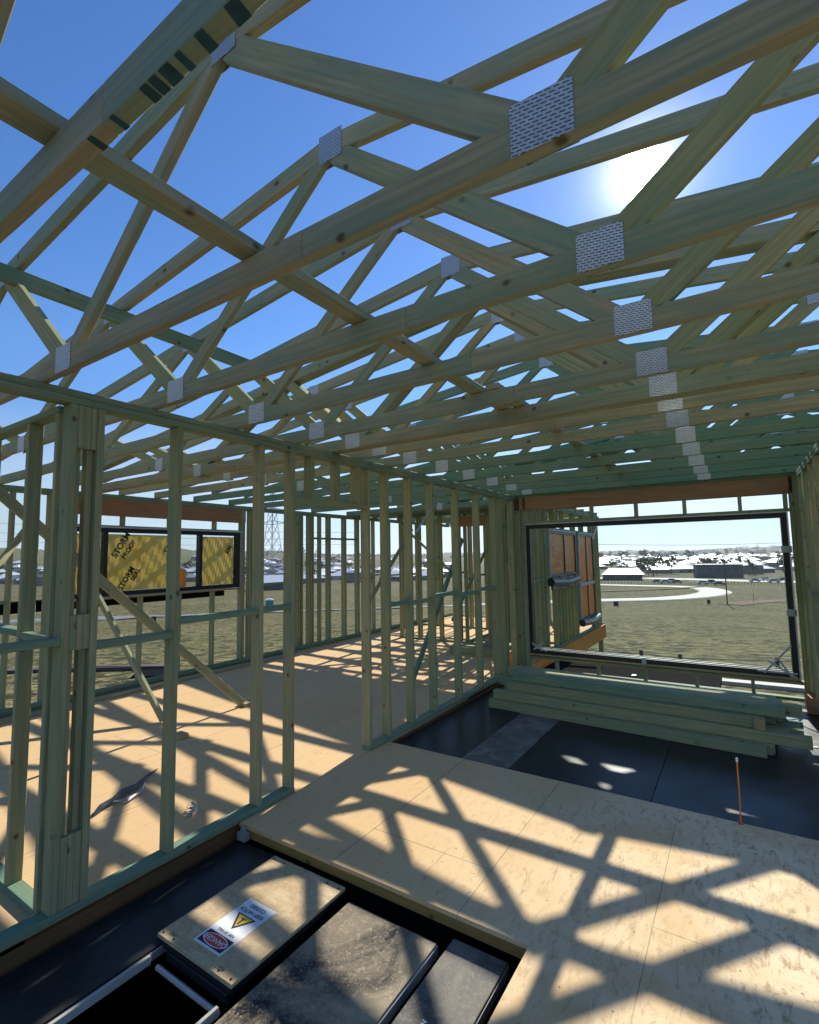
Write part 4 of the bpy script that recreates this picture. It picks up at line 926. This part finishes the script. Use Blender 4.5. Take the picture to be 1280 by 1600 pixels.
def crown_mesh(seed, rx, rz_, n=260):
    rn = random.Random(seed); b = MB(); cl = [(Vector((rn.gauss(0, .45)*rx, rn.gauss(0, .45)*rx, rn.uniform(-.7, .9)*rz_)), rn.uniform(.28, .5)*rx) for _ in range(9)]
    for i in range(n):
        c, r = cl[i % 9]; d = Vector((rn.gauss(0, 1), rn.gauss(0, 1), rn.gauss(0, .8))).normalized()
        p = c+d*r*rn.uniform(.6, 1.05); u = d.orthogonal().normalized(); v = d.cross(u); s = rn.uniform(.14, .3)*rx*0.6
        a = rn.uniform(0, 6.28); u, v = u*math.cos(a)+v*math.sin(a), v*math.cos(a)-u*math.sin(a)
        b.poly([p+u*s, p+v*s*.7+d*s*.3, p-u*s, p-v*s*.7-d*s*.2])
    return b.mesh('crown')
CM = [crown_mesh(1, 3.0, 2.6), crown_mesh(2, 2.4, 3.2), crown_mesh(3, 3.6, 2.4)]
tb = MB(); tb.tube([(0, 0, -0.5), (0.1, 0, 2), (0, 0.1, 4.5)], [0.28, 0.2, 0.1], 6); tb.tube([(0.1, 0, 2.2), (1.1, .3, 4.2)], [.12, .05], 5); tb.tube([(0.05, 0, 2.6), (-.9, -.4, 4.6)], [.11, .05], 5); TM = tb.mesh('trunk')
TM.materials.append(BARK); [c.materials.append(LEAF) for c in CM]
cnt = 0
for tries in range(3000):
    if cnt >= 110: break
    if rnd.random() < 0.4: px = rnd.uniform(925, 1250); hz = 867-(px-1000)*0.017; py = hz+rnd.choice([rnd.uniform(2, 16), rnd.uniform(26, 36)])
    else: px = rnd.uniform(-20, 700); hz = 884-px*0.0168; py = hz+rnd.uniform(-16, 40)
    p = gp(px, py)
    dd = (p-CAM_POS).length
    if dd < 190 or dd > 2200 or any((p-q).length < 9 for q in spots): continue
    s = rnd.uniform(0.8, 1.4)*(1 if dd < 700 else 1.5)
    side = 'out past the big window' if px > 900 else 'out past the left walls'
    dist = 'on the valley floor' if dd < 600 else 'near the skyline'
    t = thing('gum_tree', p, 'dark gum tree %s %s' % (dist, side), 'tree', 'gum trees %s %s' % (dist, side), rnd.uniform(0, 6)); t.scale = (s, s, s)
    o = bpy.data.objects.new('trunk', TM); COL.objects.link(o); o.parent = t
    o = bpy.data.objects.new('crown', rnd.choice(CM)); COL.objects.link(o); o.parent = t; o.location = (0, 0, 5.6)
    cnt += 1
# far woods reading as one dark band
b = MB(); rn = random.Random(5)
for i in range(700):
    a = R_(rn.uniform(-80, 14)); d = rn.uniform(1500, 4200); x, y = d*math.sin(a), d*math.cos(a); z = hgt(x, y); s = rn.uniform(6, 13)
    for k in range(3):
        c = Vector((x+rn.uniform(-s, s), y+rn.uniform(-s, s), z)); h = rn.uniform(4, 8)
        n = 6; base = len(b.v); b.v += [tuple(c+Vector((math.cos(6.283*j/n)*s*rn.uniform(.6, 1.1), math.sin(6.283*j/n)*s*rn.uniform(.6, 1.1), h*0.35))) for j in range(n)]+[tuple(c+Vector((0, 0, h))), tuple(c)]
        for j in range(n): b.f.append((base+j, base+(j+1) % n, base+n)); b.f.append((base+(j+1) % n, base+j, base+n+1))
tag(b.build('far_woodland', LEAF), 'dark band of far-off woodland along the hills', 'woodland', kind='stuff')
# cars
def car_mesh():
    b = MB(); b.box((-2.2, -.85, .35), (2.2, .85, .95)); c = MB(); c.v = [(-1.5, -.8, .951), (1.3, -.8, .951), (1.3, .8, .951), (-1.5, .8, .951), (-1.0, -.68, 1.5), (.7, -.68, 1.5), (.7, .68, 1.5), (-1.0, .68, 1.5)]
    c.f = [(0, 1, 5, 4), (1, 2, 6, 5), (2, 3, 7, 6), (3, 0, 4, 7), (4, 5, 6, 7)]
    w = MB(); w.tube([(0, -.1, 0), (0, .1, 0)], .33, 12)
    return b.mesh('b'), c.mesh('c'), w.mesh('w')
CB, CC, CW = car_mesh(); CC.materials.append(WGL); CW.materials.append(BLACK)
CPT = [plain('car_white', (.7, .7, .7), .25), plain('car_dark', (.04, .045, .05), .25), plain('car_silver', (.4, .41, .42), .25)]
CB.materials.append(CPT[0])
for i, (px, py, ci) in enumerate([(1028, 911, 1), (1040, 912, 2), (1050, 910, 1), (1058, 912, 1), (1098, 914, 0), (1112, 912, 1), (1124, 915, 1), (1180, 910, 0), (1196, 908, 0), (1210, 911, 2), (1226, 908, 1)]):
    p = gp(px, py)+Vector((0, 0, .25)); t = thing('parked_car', p, 'far parked %s car, %s from the left in the row along the far road' % (['white', 'dark', 'silver'][ci], ORD[i]), 'car', 'cars parked along the far road', 0.2+0.2*(i % 3))
    o = bpy.data.objects.new('body', CB); COL.objects.link(o); o.parent = t; o.material_slots[0].link = 'OBJECT'; o.material_slots[0].material = CPT[ci]
    o = bpy.data.objects.new('cabin', CC); COL.objects.link(o); o.parent = t
    for x in (-1.4, 1.4):
        for y in (-.8, .8): o = bpy.data.objects.new('wheel', CW); COL.objects.link(o); o.parent = t; o.location = (x, y, .33)

# ------------------------------------------------------------------ air
b = MB(); b.box((-11500, -11500, -20), (11500, 11500, 75)); hz_ = b.build('haze', None); tag(hz_, kind='stuff')
mt = bpy.data.materials.new('air'); mt.use_nodes = True; mt.node_tree.nodes.clear()
o_ = mt.node_tree.nodes.new('ShaderNodeOutputMaterial'); pv = mt.node_tree.nodes.new('ShaderNodeVolumePrincipled')
pv.inputs['Color'].default_value = (0.80, 0.88, 1.0, 1); pv.inputs['Density'].default_value = 0.00011; pv.inputs['Anisotropy'].default_value = 0.4
mt.node_tree.links.new(pv.outputs[0], o_.inputs['Volume']); hz_.data.materials.append(mt)
scene.cycles.volume_bounces = 0
